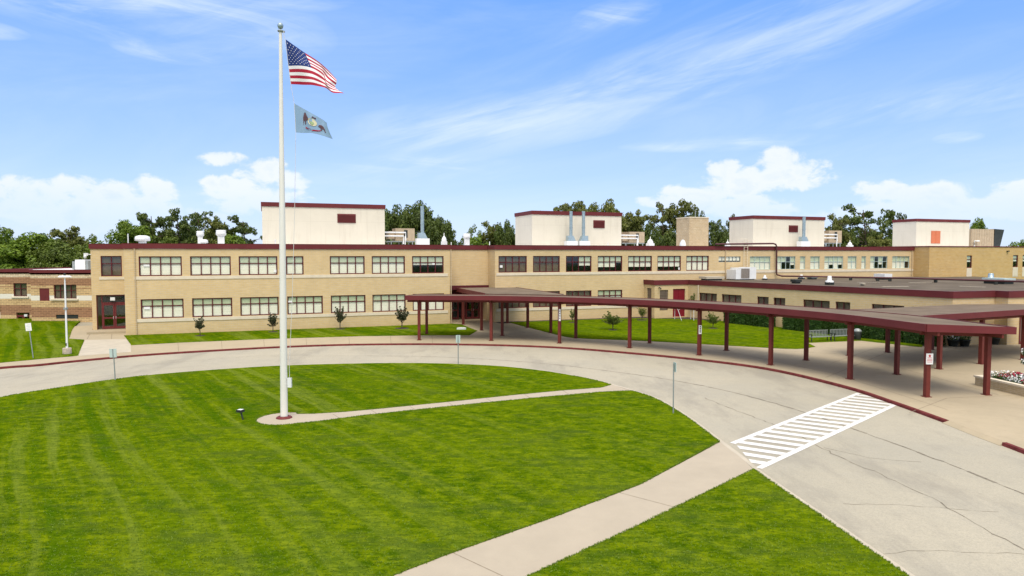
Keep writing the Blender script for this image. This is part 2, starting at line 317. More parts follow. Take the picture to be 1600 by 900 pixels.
# ------------------------------------------------------------------ mesh building
class MB:
    def __init__(s): s.v = []; s.f = []; s.mi = []; s.sm = []; s.tint = []
    def add(s, vs, fs, mi=0, sm=False):
        b = len(s.v); s.v += [tuple(v) for v in vs]
        for f in fs: s.f.append(tuple(b + i for i in f)); s.mi.append(mi); s.sm.append(sm)
        return s
    def box(s, x0, x1, y0, y1, z0, z1, M=None, mi=0):
        if x0 > x1: x0, x1 = x1, x0
        vs = [Vector((x, y, z)) for z in (z0, z1) for x, y in ((x0, y0), (x1, y0), (x1, y1), (x0, y1))]
        if M: vs = [M @ v for v in vs]
        return s.add(vs, [(3, 2, 1, 0), (4, 5, 6, 7), (0, 1, 5, 4), (1, 2, 6, 5), (2, 3, 7, 6), (3, 0, 4, 7)], mi)
    def pane(s, a, b, y, c, d, mi=0): return s.add([(a, y, c), (b, y, c), (b, y, d), (a, y, d)], [(0, 1, 2, 3)], mi)
    def prism(s, poly, z0, z1, mi=0, zf=None):
        n = len(poly)
        a = sum(poly[i][0] * poly[(i + 1) % n][1] - poly[(i + 1) % n][0] * poly[i][1] for i in range(n))
        if a < 0: poly = poly[::-1]
        vs = [(x, y, z0) for x, y in poly] + [(x, y, zf(x, y) if zf else z1) for x, y in poly]
        return s.add(vs, [tuple(range(n))[::-1], tuple(range(n, 2 * n))] + [(i, (i + 1) % n, n + (i + 1) % n, n + i) for i in range(n)], mi)
    def tube(s, pts, r, n=8, mi=0, sm=True, cap=True):
        pts = [Vector(p) for p in pts]; rs = r if hasattr(r, '__len__') else [r] * len(pts)
        rings = []
        for i, p in enumerate(pts):
            t = (pts[min(i + 1, len(pts) - 1)] - pts[max(i - 1, 0)]).normalized()
            a = t.cross(Vector((0, 0, 1)) if abs(t.z) < .9 else Vector((1, 0, 0))).normalized(); b = t.cross(a)
            rings.append([p + (a * cos(2 * pi * k / n) + b * sin(2 * pi * k / n)) * rs[i] for k in range(n)])
        vs = [v for g in rings for v in g]; fs = []
        for i in range(len(pts) - 1):
            for k in range(n): fs.append((i * n + k, i * n + (k + 1) % n, (i + 1) * n + (k + 1) % n, (i + 1) * n + k))
        s.add(vs, fs, mi, sm)
        if cap: s.add(rings[0], [tuple(range(n))[::-1]], mi); s.add(rings[-1], [tuple(range(n))], mi)
        return s
    def lathe(s, prof, n=20, c=(0, 0, 0), mi=0, sm=True):
        vs = [(c[0] + r * cos(2 * pi * k / n), c[1] + r * sin(2 * pi * k / n), c[2] + z) for r, z in prof for k in range(n)]
        fs = [(i * n + k, i * n + (k + 1) % n, (i + 1) * n + (k + 1) % n, (i + 1) * n + k) for i in range(len(prof) - 1) for k in range(n)]
        return s.add(vs, fs, mi, sm)
    def sweep(s, pts, prof, closed=False, mi=0):
        """prof: list of (outward offset, z); mitred sweep along a ground polyline, outward = right of travel"""
        P = [Vector((p[0], p[1])) for p in pts]; n = len(P); k = len(prof); vs = []
        for i in range(n):
            a = P[i] - P[i - 1] if (i or closed) else P[1] - P[0]
            b = P[(i + 1) % n] - P[i] if (i < n - 1 or closed) else a
            a.normalize(); b.normalize(); na = Vector((a.y, -a.x)); nb = Vector((b.y, -b.x)); m = (na + nb)
            m = m / max(.3, m.length_squared) * 2
            vs += [(P[i].x + m.x * o, P[i].y + m.y * o, z) for o, z in prof]
        fs = [(i * k + j, ((i + 1) % n) * k + j, ((i + 1) % n) * k + (j + 1) % k, i * k + (j + 1) % k) for i in range(n if closed else n - 1) for j in range(k)]
        s.add(vs, fs, mi)
        if not closed: s.add(vs[:k], [tuple(range(k))], mi); s.add(vs[-k:], [tuple(range(k))[::-1]], mi)
        return s
    def build(s, name, m, parent=None, fix=True):
        me = bpy.data.meshes.new(name); me.from_pydata(s.v, [], s.f)
        for q in (m if isinstance(m, (list, tuple)) else [m]): me.materials.append(MAT[q])
        me.polygons.foreach_set('material_index', s.mi); me.polygons.foreach_set('use_smooth', s.sm)
        if s.tint:
            at = me.attributes.new('tint', 'FLOAT', 'POINT'); at.data.foreach_set('value', s.tint)
        me.update()
        if fix and len(s.f) < 4000:
            import bmesh
            bm = bmesh.new(); bm.from_mesh(me); bmesh.ops.recalc_face_normals(bm, faces=bm.faces); bm.to_mesh(me); bm.free()
        o = bpy.data.objects.new(name, me); S.collection.objects.link(o)
        if parent: o.parent = parent
        return o
def tag(o, label, cat, group=None, kind=None):
    o['label'] = label
    if cat: o['category'] = cat
    if group: o['group'] = group
    if kind: o['kind'] = kind
    return o
def thing(name, label, cat, loc=(0, 0, 0), rz=0., group=None):
    o = bpy.data.objects.new(name, None); S.collection.objects.link(o); o.empty_display_size = .3
    o.location = loc if len(loc) == 3 else (*loc, 0); o.rotation_euler = (0, 0, rz)
    return tag(o, label, cat, group)
def struct(o): o['kind'] = 'structure'; return o
def copy_tree(o, parent=None):
    c = o.copy(); S.collection.objects.link(c); c.parent = parent
    for ch in list(o.children): copy_tree(ch, c)
    return c
def cr(pts, n=6):
    """Catmull-Rom through ground points"""
    P = [Vector(p) for p in pts]; P = [2 * P[0] - P[1]] + P + [2 * P[-1] - P[-2]]; out = []
    for i in range(1, len(P) - 2):
        for k in range(n):
            t = k / n; a, b, c, d = P[i - 1:i + 3]
            out.append(tuple(.5 * ((2 * b) + (c - a) * t + (2 * a - 5 * b + 4 * c - d) * t * t + (3 * b - a - 3 * c + d) * t ** 3)))
    out.append(tuple(P[-2])); return out
def rough_edge(pts, amp=.03, step=.25):
    out = []
    for i in range(len(pts)):
        a = Vector(pts[i]); b = Vector(pts[(i + 1) % len(pts)]); L = (b - a).length; n = max(1, min(200, int(L / step)))
        if a.y > 75 and b.y > 75: n = 1
        for k in range(n):
            p = a.lerp(b, k / n); out.append((p.x + random.uniform(-amp, amp), p.y + random.uniform(-amp, amp)))
    return out

# ------------------------------------------------------------------ the ground, road, pavements, lawns
RZ = -.12                                                     # the roadway lies a kerb's height below the lawns
g = MB().add([(-1500, -300, -1.5), (1500, -300, -1.5), (1500, 2500, -1.5), (-1500, 2500, -1.5)], [(0, 1, 2, 3)]); struct(g.build('ground', 'field'))
inner_l = cr(GP([(-420, 745), (-180, 662), (0, 621), (90, 606), (177, 593), (245, 585), (360, 576), (450, 571), (560, 568), (640, 567.3), (715, 568.8), (790, 573), (860, 581), (925, 593), (955, 601)]))
inner_r = cr(GP([(985, 609.5), (1020, 621), (1050, 637), (1082, 658), (1124, 690)]))
inner_r2 = cr(GP([(1178, 733), (1230, 770), (1290, 811), (1340, 846), (1410, 894), (1500, 960), (1620, 1060)]))
outer = cr(GP([(-420, 617), (-180, 592), (0, 573.5), (55, 569.5), (118, 563), (218, 554), (330, 546.8), (445, 540.8), (540, 537.6), (640, 536.6), (714, 537), (800, 538.8), (880, 542.3), (960, 548.3), (1080, 559.5), (1200, 575), (1320, 602.5), (1400, 628), (1482, 657)]))
outer_end = GP([(1530, 676), (1572, 691.5), (1605, 704), (1720, 750)])
road = MB().prism([(-70, 5), (40, 5), (40, 90), (-70, 90)], -1.0, RZ); road = struct(road.build('road', 'road'))
# pavement beyond the outer kerb
pav = outer + outer_end + [(60, 20), (60, 110), (-44, 110), (-44, 72), (-60, 60), (-60, 50)]
pv = struct(MB().prism(pav, -1.4, 0).build('pavement', 'pavement'))
# red kerb
kb = MB().sweep(outer, [(-.03, .012), (.15, .012), (.17, -.02), (.19, -.16), (-.03, -.16)])
struct(kb.build('kerb', 'kerb_red'))
kb = MB().sweep(outer[-1:] + outer_end[:2], [(-.02, .006), (.28, -.105), (.29, -.16), (-.02, -.16)]); struct(kb.build('dropped_kerb', 'pavement'))
kb = MB().sweep(outer_end[1:], [(-.03, .012), (.15, .012), (.19, -.16), (-.03, -.16)]); struct(kb.build('kerb', 'kerb_red'))
# pale kerb strip on the inner side
allin = inner_l + cr(GP([(955, 601), (970, 605), (985, 609.5)]), 4)[1:-1] + inner_r + GP([(1140, 702), (1160, 717)]) + inner_r2
kb = MB().sweep(allin, [(.0, .0), (-.17, .004), (-.19, -.16), (.0, -.16)]); struct(kb.build('kerb', 'light_concrete'))
# inner island: one slab under the lawns
isl = [p for p in allin] + [(20, 3), (-60, 3)]
struct(MB().prism(isl, -1.3, -.02).build('verge', 'path_concrete'))
LZ = .015
def lawn(name, poly, z=LZ, amp=.02):
    o = MB().prism(rough_edge(poly, amp), -1.2, z).build(name, 'lawn'); struct(o); return o
pathT = GP([(940, 605.5), (880, 610), (800, 617.5), (700, 628), (600, 638), (540, 643.5), (490, 646.5), (465, 646.8)])
circ_c = G(444, 654); circT = [(circ_c[0] + 1.22 * cos(a), circ_c[1] + 1.22 * sin(a)) for a in [radians(80 + 19 * k) for k in range(13)]]
pathB = GP([(505, 657.5), (560, 650), (640, 641.5), (760, 629), (860, 619.5), (940, 612.5), (985, 610.5)])
lawnA = inner_l[:] + pathT + circT + pathB + inner_r[1:] + GP([(1000, 757), (860, 810), (700, 866), (600, 905), (400, 985)]) + [(-30, 8)]
# split so that each lawn is simple: upper crescent + lower field share the edge left of the pole
lawn('lawn', lawnA)
lawn('lawn', inner_r2 + [(12, 8)] + GP([(760, 930), (826, 900), (1000, 820)]))
# foreground path (lies on the verge)
pp = GP([(1126, 691), (1140, 702), (1160, 717), (1177, 733), (1000, 821), (826, 901), (640, 985), (350, 1000), (598, 906), (700, 866.5), (860, 810.5), (1000, 757.5)])
struct(MB().prism(pp, -1.1, 0.002).build('path', 'path_concrete'))
pq = [G(955, 600.5), ] + pathT + circT + pathB
struct(MB().prism(pq, -1.1, 0.003).build('path', 'path_concrete'))
jl = MB()
def line_on(mb, pts, wd, z, jit=0.):
    P = [Vector(p) for p in pts]
    if jit:
        Q = []
        for a, b in zip(P, P[1:]):
            n = max(1, int((b - a).length / .35))
            for k in range(n): Q.append(a.lerp(b, k / n) + Vector((random.gauss(0, jit), random.gauss(0, jit))))
        P = Q + [P[-1]]
    for a, b in zip(P, P[1:]):
        d = (b - a).normalized(); q = Vector((-d.y, d.x)) * wd * (.5 if not jit else random.uniform(.12, .6)); a = a - d * wd * .2
        mb.add([(*(a - q), z), (*(b - q), z), (*(b + q), z), (*(a + q), z)], [(0, 1, 2, 3)])
for a, b in [((957, 767), (1052, 792)), ((708, 864), (802, 908)), ]: line_on(jl, GP([a, b]), .02, .006)
for px in (520, 580, 640, 700, 760, 820, 880):
    t = (px - 520) / 360; line_on(jl, GP([(px, 647 - 36.5 * t), (px + 12, 654.5 - 36.5 * t)]), .02, .007)
for pts in [[(1290, 590), (1400, 545), (1440, 540)], [(1420, 645), (1480, 622), (1580, 618)], [(1300, 567), (1365, 545), (1440, 541)], [(1200, 547), (1330, 554), (1560, 617)],
            [(1110, 544), (1300, 583), (1480, 640)], [(740, 519), (860, 527), (1000, 545), (1160, 565)]]: line_on(jl, GP(pts), .03, .004)
for px, y0, y1 in [(278, 536, 549), (346, 533, 545), (412, 530.5, 541.5), (478, 528, 539), (545, 526, 537.5), (610, 525, 536.5), (675, 524.5, 536.5)]: line_on(jl, GP([(px, y0), (px + 1, y1)]), .03, .004)
for pts in [[(146, 512), (136, 530)], [(176, 511), (174, 530)]]: line_on(jl, GP(pts), .04, .3 * 0 + .006)
struct(jl.build('paving_joints', 'joint'))
ck = MB(); z = RZ + .004
C1 = cr(GP([(560, 556), (680, 557.5), (800, 564), (880, 571), (960, 581), (1050, 594), (1150, 614), (1256, 644), (1335, 671), (1400, 694), (1500, 732), (1620, 780)], RZ), 4)
line_on(ck, C1, .11, z, .02)
line_on(ck, GP([(1100, 622), (1160, 645), (1230, 672), (1285, 700), (1330, 722), (1400, 752), (1470, 785), (1540, 826), (1620, 870)], RZ), .05, z, .05)
line_on(ck, GP([(1290, 700), (1360, 716), (1440, 722)], RZ), .03, z, .05); line_on(ck, GP([(1320, 787), (1440, 791), (1560, 800)], RZ), .02, z, .05)
line_on(ck, GP([(0, 590), (200, 572), (400, 556), (560, 556)], RZ), .03, z, .03); line_on(ck, GP([(0, 607), (160, 588), (320, 570)], RZ), .02, z, .03)
line_on(ck, GP([(1300, 880), (1420, 860), (1600, 866)], RZ), .02, z, .05)
o = ck.build('cracks', 'crack'); o.parent = road
# crosswalk
def clip(poly, quad):
    c = sum(quad, Vector((0, 0))) / 4
    for i in range(4):
        a, b = quad[i], quad[(i + 1) % 4]; nrm = Vector((-(b - a).y, (b - a).x))
        if nrm.dot(c - a) < 0: nrm = -nrm
        out = []
        for j in range(len(poly)):
            p, q = poly[j], poly[(j + 1) % len(poly)]; dp, dq = nrm.dot(p - a), nrm.dot(q - a)
            if dp >= 0: out.append(p)
            if dp * dq < 0: out.append(p.lerp(q, dp / (dp - dq)))
        poly = out
        if len(poly) < 3: return []
    return poly
L0, L1, R1, R0 = [Vector(G(*p, RZ)) for p in ((1140, 692), (1338, 614), (1403, 633), (1191, 733))]
quad = [L0, L1, R1, R0]; cw = MB(); zc = RZ + .009
def flat(poly, z=zc):
    if len(poly) > 2: cw.add([(*p, z) for p in poly], [tuple(range(len(poly)))])
b0 = Vector(G(1218, 669, RZ)); b1 = Vector(G(1295, 679, RZ)); bd = (b1 - b0).normalized(); bn = Vector((-bd.y, bd.x))
inset = [L0, L1, R1, R0]
ed = (L1 - L0).normalized(); ep = Vector((ed.y, -ed.x)); er = (R1 - R0).normalized(); eq = Vector((-er.y, er.x))
inq = [L0 + ep * .26, L1 + ep * .26, R1 + eq * .26, R0 + eq * .26]
step = .80
for k in range(-16, 17):
    c = b0 + bn * step * k
    flat(clip([c - bd * 12 - bn * .20, c + bd * 12 - bn * .20, c + bd * 12 + bn * .20, c - bd * 12 + bn * .20], inq))
flat([L0, L1, L1 + ep * .25, L0 + ep * .25]); flat([R0, R1, R1 + eq * .25, R0 + eq * .25])
def cwfn(n, t, c, p): return n.mix(n.rng(n.noise(t, 4, 8, .85), .50, .62, 0, .6), c, (.45, .40, .30))
mat('crosswalk_paint', (.66, .65, .62), .7, var=.04, fn=cwfn)
o = cw.build('crosswalk', 'crosswalk_paint', road)
# lawns across the road
FP = Plane(G(213, 523.5), G(997, 495.3))                      # line of the long facade
strip = GP([(205, 539.5), (280, 535.5), (425, 529.5), (560, 525.5), (640, 524.3), (733, 524), (746, 517)]) + [FP.w(FP.u(716, 0), -.9), FP.w(FP.u(704, 0), -.05), FP.w(-1.0, -.05)]
lawn('lawn', strip, .03)
ll = cr(GP([(0, 567), (60, 561.5), (122, 556)]), 4) + GP([(132, 531), (108, 529.5)]) + cr(GP([(108, 529), (115, 512), (128, 500), (142, 496.5)]), 4)
lawn('lawn', [(-60, 47), (-45, 44.7)] + ll + [(-51, 79.2), (-62, 79), (-75, 78)], .03)
court = cr(GP([(795, 503.8), (824, 511.5), (862, 521), (895, 528), (960, 531), (1015, 533.3), (1100, 538), (1180, 542.5), (1243, 545.5), (1274, 542)]), 3) + \
    GP([(1262, 536), (1300, 534.2), (1346, 532.5), (1396, 538), (1440, 542.5), (1442, 539), (1400, 532.5), (1340, 525.5), (1257, 515), (1160, 504), (1093, 499.8), (1050, 498.2), (990, 497.6), (960, 498.2), (900, 500), (850, 502)])
lawn('lawn', court, .03)
lawn('lawn', [(-30, 96), (70, 130), (70, 300), (-200, 300), (-200, 80), (-60, 80)], -.6)
mul = [FP.w(FP.u(774, 0), -.02), FP.w(FP.u(774, 0), -1.6)] + GP([(850, 503), (960, 500), (1093, 501.5), (1257, 517), (1340, 527.5), (1442, 541.5), (1470, 541)]) + [(38, 57), (36, 80), (20, 84)]
struct(MB().prism(mul, -.9, .015).build('mulch_bed', 'mulch'))
# porch slab at the side entrance and light walk
struct(MB().prism(GP([(120, 556.5), (205, 550), (204, 529.5), (133, 531.5)]), -.5, .012).build('walk', 'light_concrete'))

# ------------------------------------------------------------------ windows, walls with real openings
def wallmesh(mb, u0, u1, z0, z1, holes, y=0., depth=.3, mi=0):
    us = sorted({u0, u1, *[h[0] for h in holes], *[h[1] for h in holes]}); zs = sorted({z0, z1, *[h[2] for h in holes], *[h[3] for h in holes]})
    us = [u for u in us if u0 <= u <= u1]; zs = [q for q in zs if z0 <= q <= z1]
    for a, b in zip(us, us[1:]):
        for c, d in zip(zs, zs[1:]):
            cu, cz = (a + b) / 2, (c + d) / 2
            if any(h[0] < cu < h[1] and h[2] < cz < h[3] for h in holes): continue
            mb.add([(a, y, c), (b, y, c), (b, y, d), (a, y, d)], [(0, 1, 2, 3)], mi)
    for a, b, c, d in holes:
        e = y + depth
        mb.add([(a, y, c), (b, y, c), (b, e, c), (a, e, c)], [(0, 1, 2, 3)], mi); mb.add([(a, y, d), (b, y, d), (b, e, d), (a, e, d)], [(3, 2, 1, 0)], mi)
        mb.add([(a, y, c), (a, e, c), (a, e, d), (a, y, d)], [(0, 1, 2, 3)], mi); mb.add([(b, y, c), (b, e, c), (b, e, d), (b, y, d)], [(3, 2, 1, 0)], mi)
def window(par, u0, u1, z0, z1, nc, split=.62, fm='maroon_frame', blind='full', y=0., fw=.095, label=None, seed=0):
    rnd = random.Random(seed + int(u0 * 7) + int(z0 * 3)); m = MB(); ya, yb = y + .07, y + .17
    m.box(u0, u1, ya, yb, z0, z0 + fw); m.box(u0, u1, ya, yb, z1 - fw, z1); m.box(u0, u0 + fw, ya, yb, z0 + fw, z1 - fw); m.box(u1 - fw, u1, ya, yb, z0 + fw, z1 - fw)
    iu0, iu1 = u0 + fw, u1 - fw; ws = (iu1 - iu0) / nc; zt = z0 + (z1 - z0) * split
    for k in range(1, nc): m.box(iu0 + ws * k - fw * .48, iu0 + ws * k + fw * .48, ya + .006, yb - .012, z0 + fw, z1 - fw)
    if split: m.box(iu0, iu1, ya + .012, yb - .012, zt - fw * .45, zt + fw * .45)
    wdw = m.build('window', fm, par)
    if label: wdw['label'] = label
    gm = MB(); ym = y + .125
    if split:
        gm.pane(iu0, iu1, ym, z0 + fw, zt - .04, 0); gm.pane(iu0, iu1, ym, zt + .04, z1 - fw, 1)
    else: gm.pane(iu0, iu1, ym, z0 + fw, z1 - fw, 0)
    gm.build('glass', ['glass', 'glass_top'], wdw, fix=False)
    yb = y + .24
    if blind != 'none':
        bm = MB(); yb = y + .165
        for k in range(nc):
            a, b = iu0 + ws * k + .03, iu0 + ws * (k + 1) - .03; lo_ = z0 + .04
            if blind == 'mix': lo_ = z0 + (z1 - z0) * rnd.choice([0.02, .02, .35, .6, 1.0])
            elif blind == 'half': lo_ = z0 + (z1 - z0) * .47
            elif blind == 'three': lo_ = z0 + (z1 - z0) * (.28 if k < nc - 1 or rnd.random() < .5 else .55)
            elif blind == 'right': lo_ = z0 + (z1 - z0) * .38 if k >= nc / 2 else z1
            elif blind == 'full' and rnd.random() < .12: lo_ = z0 + rnd.uniform(.05, .12)
            if lo_ > z1 - .15: continue
            H = z1 - fw - lo_; n = max(2, int(H / .12))                 # a slightly rippled roller blind
            vs = []
            for i in range(n + 1): zz = z1 - .02 - (H + .05) * i / n; vs += [(a, yb + .005 * (i % 2), zz), (b, yb + .005 * (i % 2), zz)]
            bm.add(vs, [(2 * i, 2 * i + 1, 2 * i + 3, 2 * i + 2) for i in range(n)])
        if bm.v: bm.build('blind', 'blind', wdw)
    else:
        bm = MB(); bm.box(iu0, iu1, yb - .01, yb, z0 + fw * .5, z1 - fw * .5)
        bm.build('insect_screen', 'screen_brown', wdw)
    return wdw

# ------------------------------------------------------------------ two-storey building
H1 = 8.5
bld = thing('school_building', 'long two-storey tan brick school building with maroon roof band', 'building', (*FP.p, 0), FP.a)
uw = FP.u
UP = (5.46, 7.29); LO = (1.5, 3.3)
left_up = [(217, 284.3, 4, 'full'), (297.3, 360.8, 4, 'full'), (373.3, 433.6, 4, 'full'), (447, 474.4, 2, 'full'), (515.5, 569.9, 4, 'full'), (581, 632.8, 4, 'full'), (644, 693.3, 4, 'half')]
left_lo = [(220, 287, 4, 'full'), (300.3, 363, 4, 'full'), (375.5, 435.5, 4, 'full'), (449, 504.5, 4, 'full'), (517, 571.2, 4, 'full'), (582, 633.9, 4, 'full'), (645, 693.9, 4, 'full')]
right_up = [(779, 823.2, 4, 'none'), (832.8, 874.7, 4, 'none'), (884.3, 924.3, 4, 'right'), (934, 972.3, 4, 'three'), (981.3, 1018.7, 4, 'three'), (1027.2, 1064, 4, 'three'), (1072.3, 1107.5, 4, 'full')]
right_lo = [(779, 823.2, 4, 'none'), (832.8, 874.7, 4, 'none'), (884.3, 924.3, 4, 'none'), (934, 972.3, 4, 'half')]
far_up = [(1171.6, 1203.8, 4), (1213.8, 1242.8, 4), (1250, 1258.2, 1), (1266, 1281, 2), (1288, 1317.4, 4), (1324.4, 1338.4, 2), (1345.8, 1353, 1), (1359.6, 1386.6, 4), (1394, 1421, 4)]
uL0 = -.85; uL1 = uw(703); uR0 = uw(773.5); uR1 = uw(1428); RD = 2.4; DEEP = 24
holesL = [(uw(a), uw(b), *UP) for a, b, c, d in left_up] + [(uw(a, 2.4), uw(b, 2.4), *LO) for a, b, c, d in left_lo]
holesR = [(uw(a), uw(b), *UP) for a, b, c, d in right_up] + [(uw(a, 2.4), uw(b, 2.4), *LO) for a, b, c, d in right_lo]
holesF = [(uw(a), uw(b), UP[0] + .05, 7.2) for a, b, c in far_up]; clere = (uw(1122.8), uw(1157), 6.5, 7.2)
wl = MB()
wallmesh(wl, uL0, uL1, -.5, 8.05, holesL); wallmesh(wl, uR0, uR1, -.5, 8.05, holesR + holesF + [clere])
BY = 4.3                                                      # set-back entrance bay at the left end
bp = FP.off(BY); ub = lambda p, z=3.: bp.u(p, z)
bx0, bx1 = ub(143.5), ub(203)
bdoor = (ub(151, 1.5), ub(202.6, 1.5), .0, 3.55); bwin = (ub(159), ub(192), 5.35, 7.32)
wallmesh(wl, bx0, uL0 + .02, -1.5, 8.05, [bwin, bdoor], BY)
wl.box(uL0, uL0 + .3, .01, BY, -.5, 8.05); wl.box(bx0, bx0 + .3, BY + .01, DEEP, -1.5, 8.05)
# recess over the main entrance
rp = FP.off(RD); wallmesh(wl, uL1, uR0, -.5, 8.05, [(uL1 + .15, uR0 - .12, -.4, 3.95)], RD, 2.2)
wl.box(uL1 - .3, uL1, .01, RD + 2.4, -.5, 8.05); wl.box(uR0, uR0 + .3, .01, RD + 2.4, -.5, 8.05)
wl.box(bx0, uR1, DEEP, DEEP + .3, -1.5, 8.05); wl.box(uR1 - .3, uR1, .01, DEEP, -.5, 8.05)
wl.build('wall', 'brick_tan', bld)
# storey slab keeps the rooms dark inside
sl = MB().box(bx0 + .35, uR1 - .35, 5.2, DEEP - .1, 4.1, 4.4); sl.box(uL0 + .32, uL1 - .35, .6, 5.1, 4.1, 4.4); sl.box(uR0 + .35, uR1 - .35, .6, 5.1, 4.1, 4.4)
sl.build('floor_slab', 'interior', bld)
outl = [(bx0, DEEP + .3), (bx0, BY), (uL0, BY), (uL0, 0), (uL1, 0), (uL1, RD), (uR0, RD), (uR0, 0), (uR1, 0), (uR1, DEEP + .3)]
rf = MB().prism([(p[0] + (.02 if i < 4 else 0), p[1]) for i, p in enumerate(outl)], 7.95, 8.2).build('roof', 'pale_roof', bld)
fa = MB().sweep(outl, [(-.28, 8.0), (.10, 8.0), (.12, 8.46), (.14, 8.5), (-.28, 8.5)], closed=True); fa.build('roof_fascia', 'maroon_fascia', bld)
sc = MB()
def course(u0, u1, za, zb, y=0.): sc.box(u0, u1, y - .05, y + .01, za, zb)
course(uw(209), uL1 - .25, 5.13, 5.43); course(uw(212, 1.3), uL1 - .25, 1.17, 1.47); course(uR0 + .15, uR1 - .15, 5.13, 5.43); course(uR0 + .15, uw(997), 1.17, 1.47)
course(ub(156), ub(197), 5.03, 5.28, BY); sc.build('sill_course', 'limestone', bld)
for i, (a, b, c, d) in enumerate(left_up): window(bld, uw(a), uw(b), *UP, c, blind=d, seed=i)
for i, (a, b, c, d) in enumerate(left_lo): window(bld, uw(a, 2.4), uw(b, 2.4), *LO, c, split=.64, blind=d, seed=i)
for i, (a, b, c, d) in enumerate(right_up): window(bld, uw(a), uw(b), *UP, c, blind=d, seed=i)
for i, (a, b, c, d) in enumerate(right_lo): window(bld, uw(a, 2.4), uw(b, 2.4), *LO, c, split=.64, blind=d, seed=i)
for i, (a, b, c) in enumerate(far_up): window(bld, uw(a), uw(b), UP[0] + .05, 7.2, c, .58, fm='sign_back', blind='mix' if i in (1, 4, 7, 8) else 'full', fw=.06, seed=i, label='window with pale grey metal frame')
window(bld, *clere, 6, 0, fm='grey_metal', blind='three', fw=.05, label='low ribbon window under the roof band')
window(bld, *bwin, 2, .62, blind='none', y=BY, label='square dark window over the side entrance')
# notices taped in windows
nt = MB()
for px, z, du, y in [(223, 6.35, .5, 0), (781, 6.0, .3, 0), (224, 2.35, .5, 0), (449.5, 2.6, .35, 0), (1060, 5.6, .3, 0), (675, 6.35, .35, 0), (427, 5.7, .3, 0)]:
    u = uw(px, z); nt.box(u + .05, u + .05 + du, y + .1, y + .112, z, z + .27)
nt.build('paper_notice', 'white_paint', bld)
# side entrance doors
def doorset(par, u0, u1, z0, z1, y, name='door', col='maroon', zh=2.15, leaf0=None, leaf1=None):
    a, b = (leaf0, leaf1) if leaf0 else (u0 + .1, u1 - .1)
    fr = MB(); t = .07
    for x in (u0, a - t, b, u1 - t): fr.box(x, x + t, y, y + .12, z0, z1)
    fr.box(u0 + t, u1 - t, y + .01, y + .11, z1 - t, z1); fr.box(a, b, y + .01, y + .11, z0 + zh + .02, z0 + zh + .14); fr.build('door_frame', col, par)
    gl = MB(); gl.pane(u0 + t, u1 - t, y + .06, z0, z1 - t); gl.build('side_light', 'glass_top', par, fix=False)
    mid = (a + b) / 2
    for k, (p, q) in enumerate(((a, mid - .01), (mid + .01, b))):
        d = MB(); s = .13
        d.box(p, p + s, y - .02, y + .03, z0 + .02, z0 + zh); d.box(q - s, q, y - .02, y + .03, z0 + .02, z0 + zh)
        d.box(p + s, q - s, y - .02, y + .03, z0 + .02, z0 + .26); d.box(p + s, q - s, y - .02, y + .03, z0 + 1.0, z0 + 1.16); d.box(p + s, q - s, y - .02, y + .03, z0 + zh - .14, z0 + zh)
        dr = d.build(name, col, par)
        MB().pane(p + s, q - s, y + .0, z0 + .26, z0 + zh - .14).build('glass', 'glass_top', dr, fix=False)
        hx = q - .1 if k == 0 else p + .1
        MB().tube([(hx, y - .03, z0 + .95), (hx, y - .09, z0 + .98), (hx, y - .09, z0 + 1.2), (hx, y - .03, z0 + 1.23)], .015, 6).build('handle', 'white_metal', dr)
bz = .22
doorset(bld, bdoor[0], bdoor[1], bz, 3.5, BY + .12, leaf0=ub(160, 1.5), leaf1=ub(198, 1.5), zh=2.45)
MB().box(bdoor[0] - .4, bdoor[1] + .02, BY - 2.3, BY + 2., -.4, .2).build('porch_step', 'pavement', bld)
MB().box((bdoor[0] + bdoor[1]) / 2 - .2, (bdoor[0] + bdoor[1]) / 2 + .2, BY - .12, BY + .1, 3.0, 3.3).build('entrance_lamp', 'white_metal', bld)
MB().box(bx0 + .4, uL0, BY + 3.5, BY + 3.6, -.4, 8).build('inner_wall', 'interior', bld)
# main entrance doors deep in the recess
doorset(bld, uL1 + .2, (uL1 + uR0) / 2 - .05, .0, 3.0, RD + 1.9, leaf0=uL1 + .55, leaf1=(uL1 + uR0) / 2 - .45)
doorset(bld, (uL1 + uR0) / 2 + .05, uR0 - .15, .0, 3.0, RD + 1.9, leaf0=(uL1 + uR0) / 2 + .45, leaf1=uR0 - .5)
MB().box(uL1 + .05, uR0 - .02, RD - .25, RD + .01, 3.55, 4.0).build('door_header', 'maroon_frame', bld)
MB().box(uL1 + .15, uR0 - .12, RD + 1.85, RD + 2.1, 3.0, 3.95).build('transom_panel', 'maroon_frame', bld)
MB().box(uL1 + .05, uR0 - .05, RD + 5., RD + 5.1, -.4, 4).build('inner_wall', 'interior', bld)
# downpipes, camera, lamp
for px, top in ((211, 8), (704.5, 8), (1133, 8), (1424, 8)): u = uw(px); MB().box(u - .05, u + .05, -.10, -.01, 0 if px < 1000 else 4.5, top).build('downpipe', 'brick_stack', bld)
cmr = MB().box(bx0 - .55, bx0 - .2, BY - .05, BY + .1, 7.35, 7.6); cmr.lathe([(0, -.25), (.12, -.2), (.14, 0), (.1, .1), (0, .1)], 10, (bx0 - .45, BY, 7.3)); cmr.tube([(bx0 - .4, BY, 7.5), (bx0 + .05, BY - .02, 7.45)], .04)
cmr.build('security_camera', 'white_metal', bld)

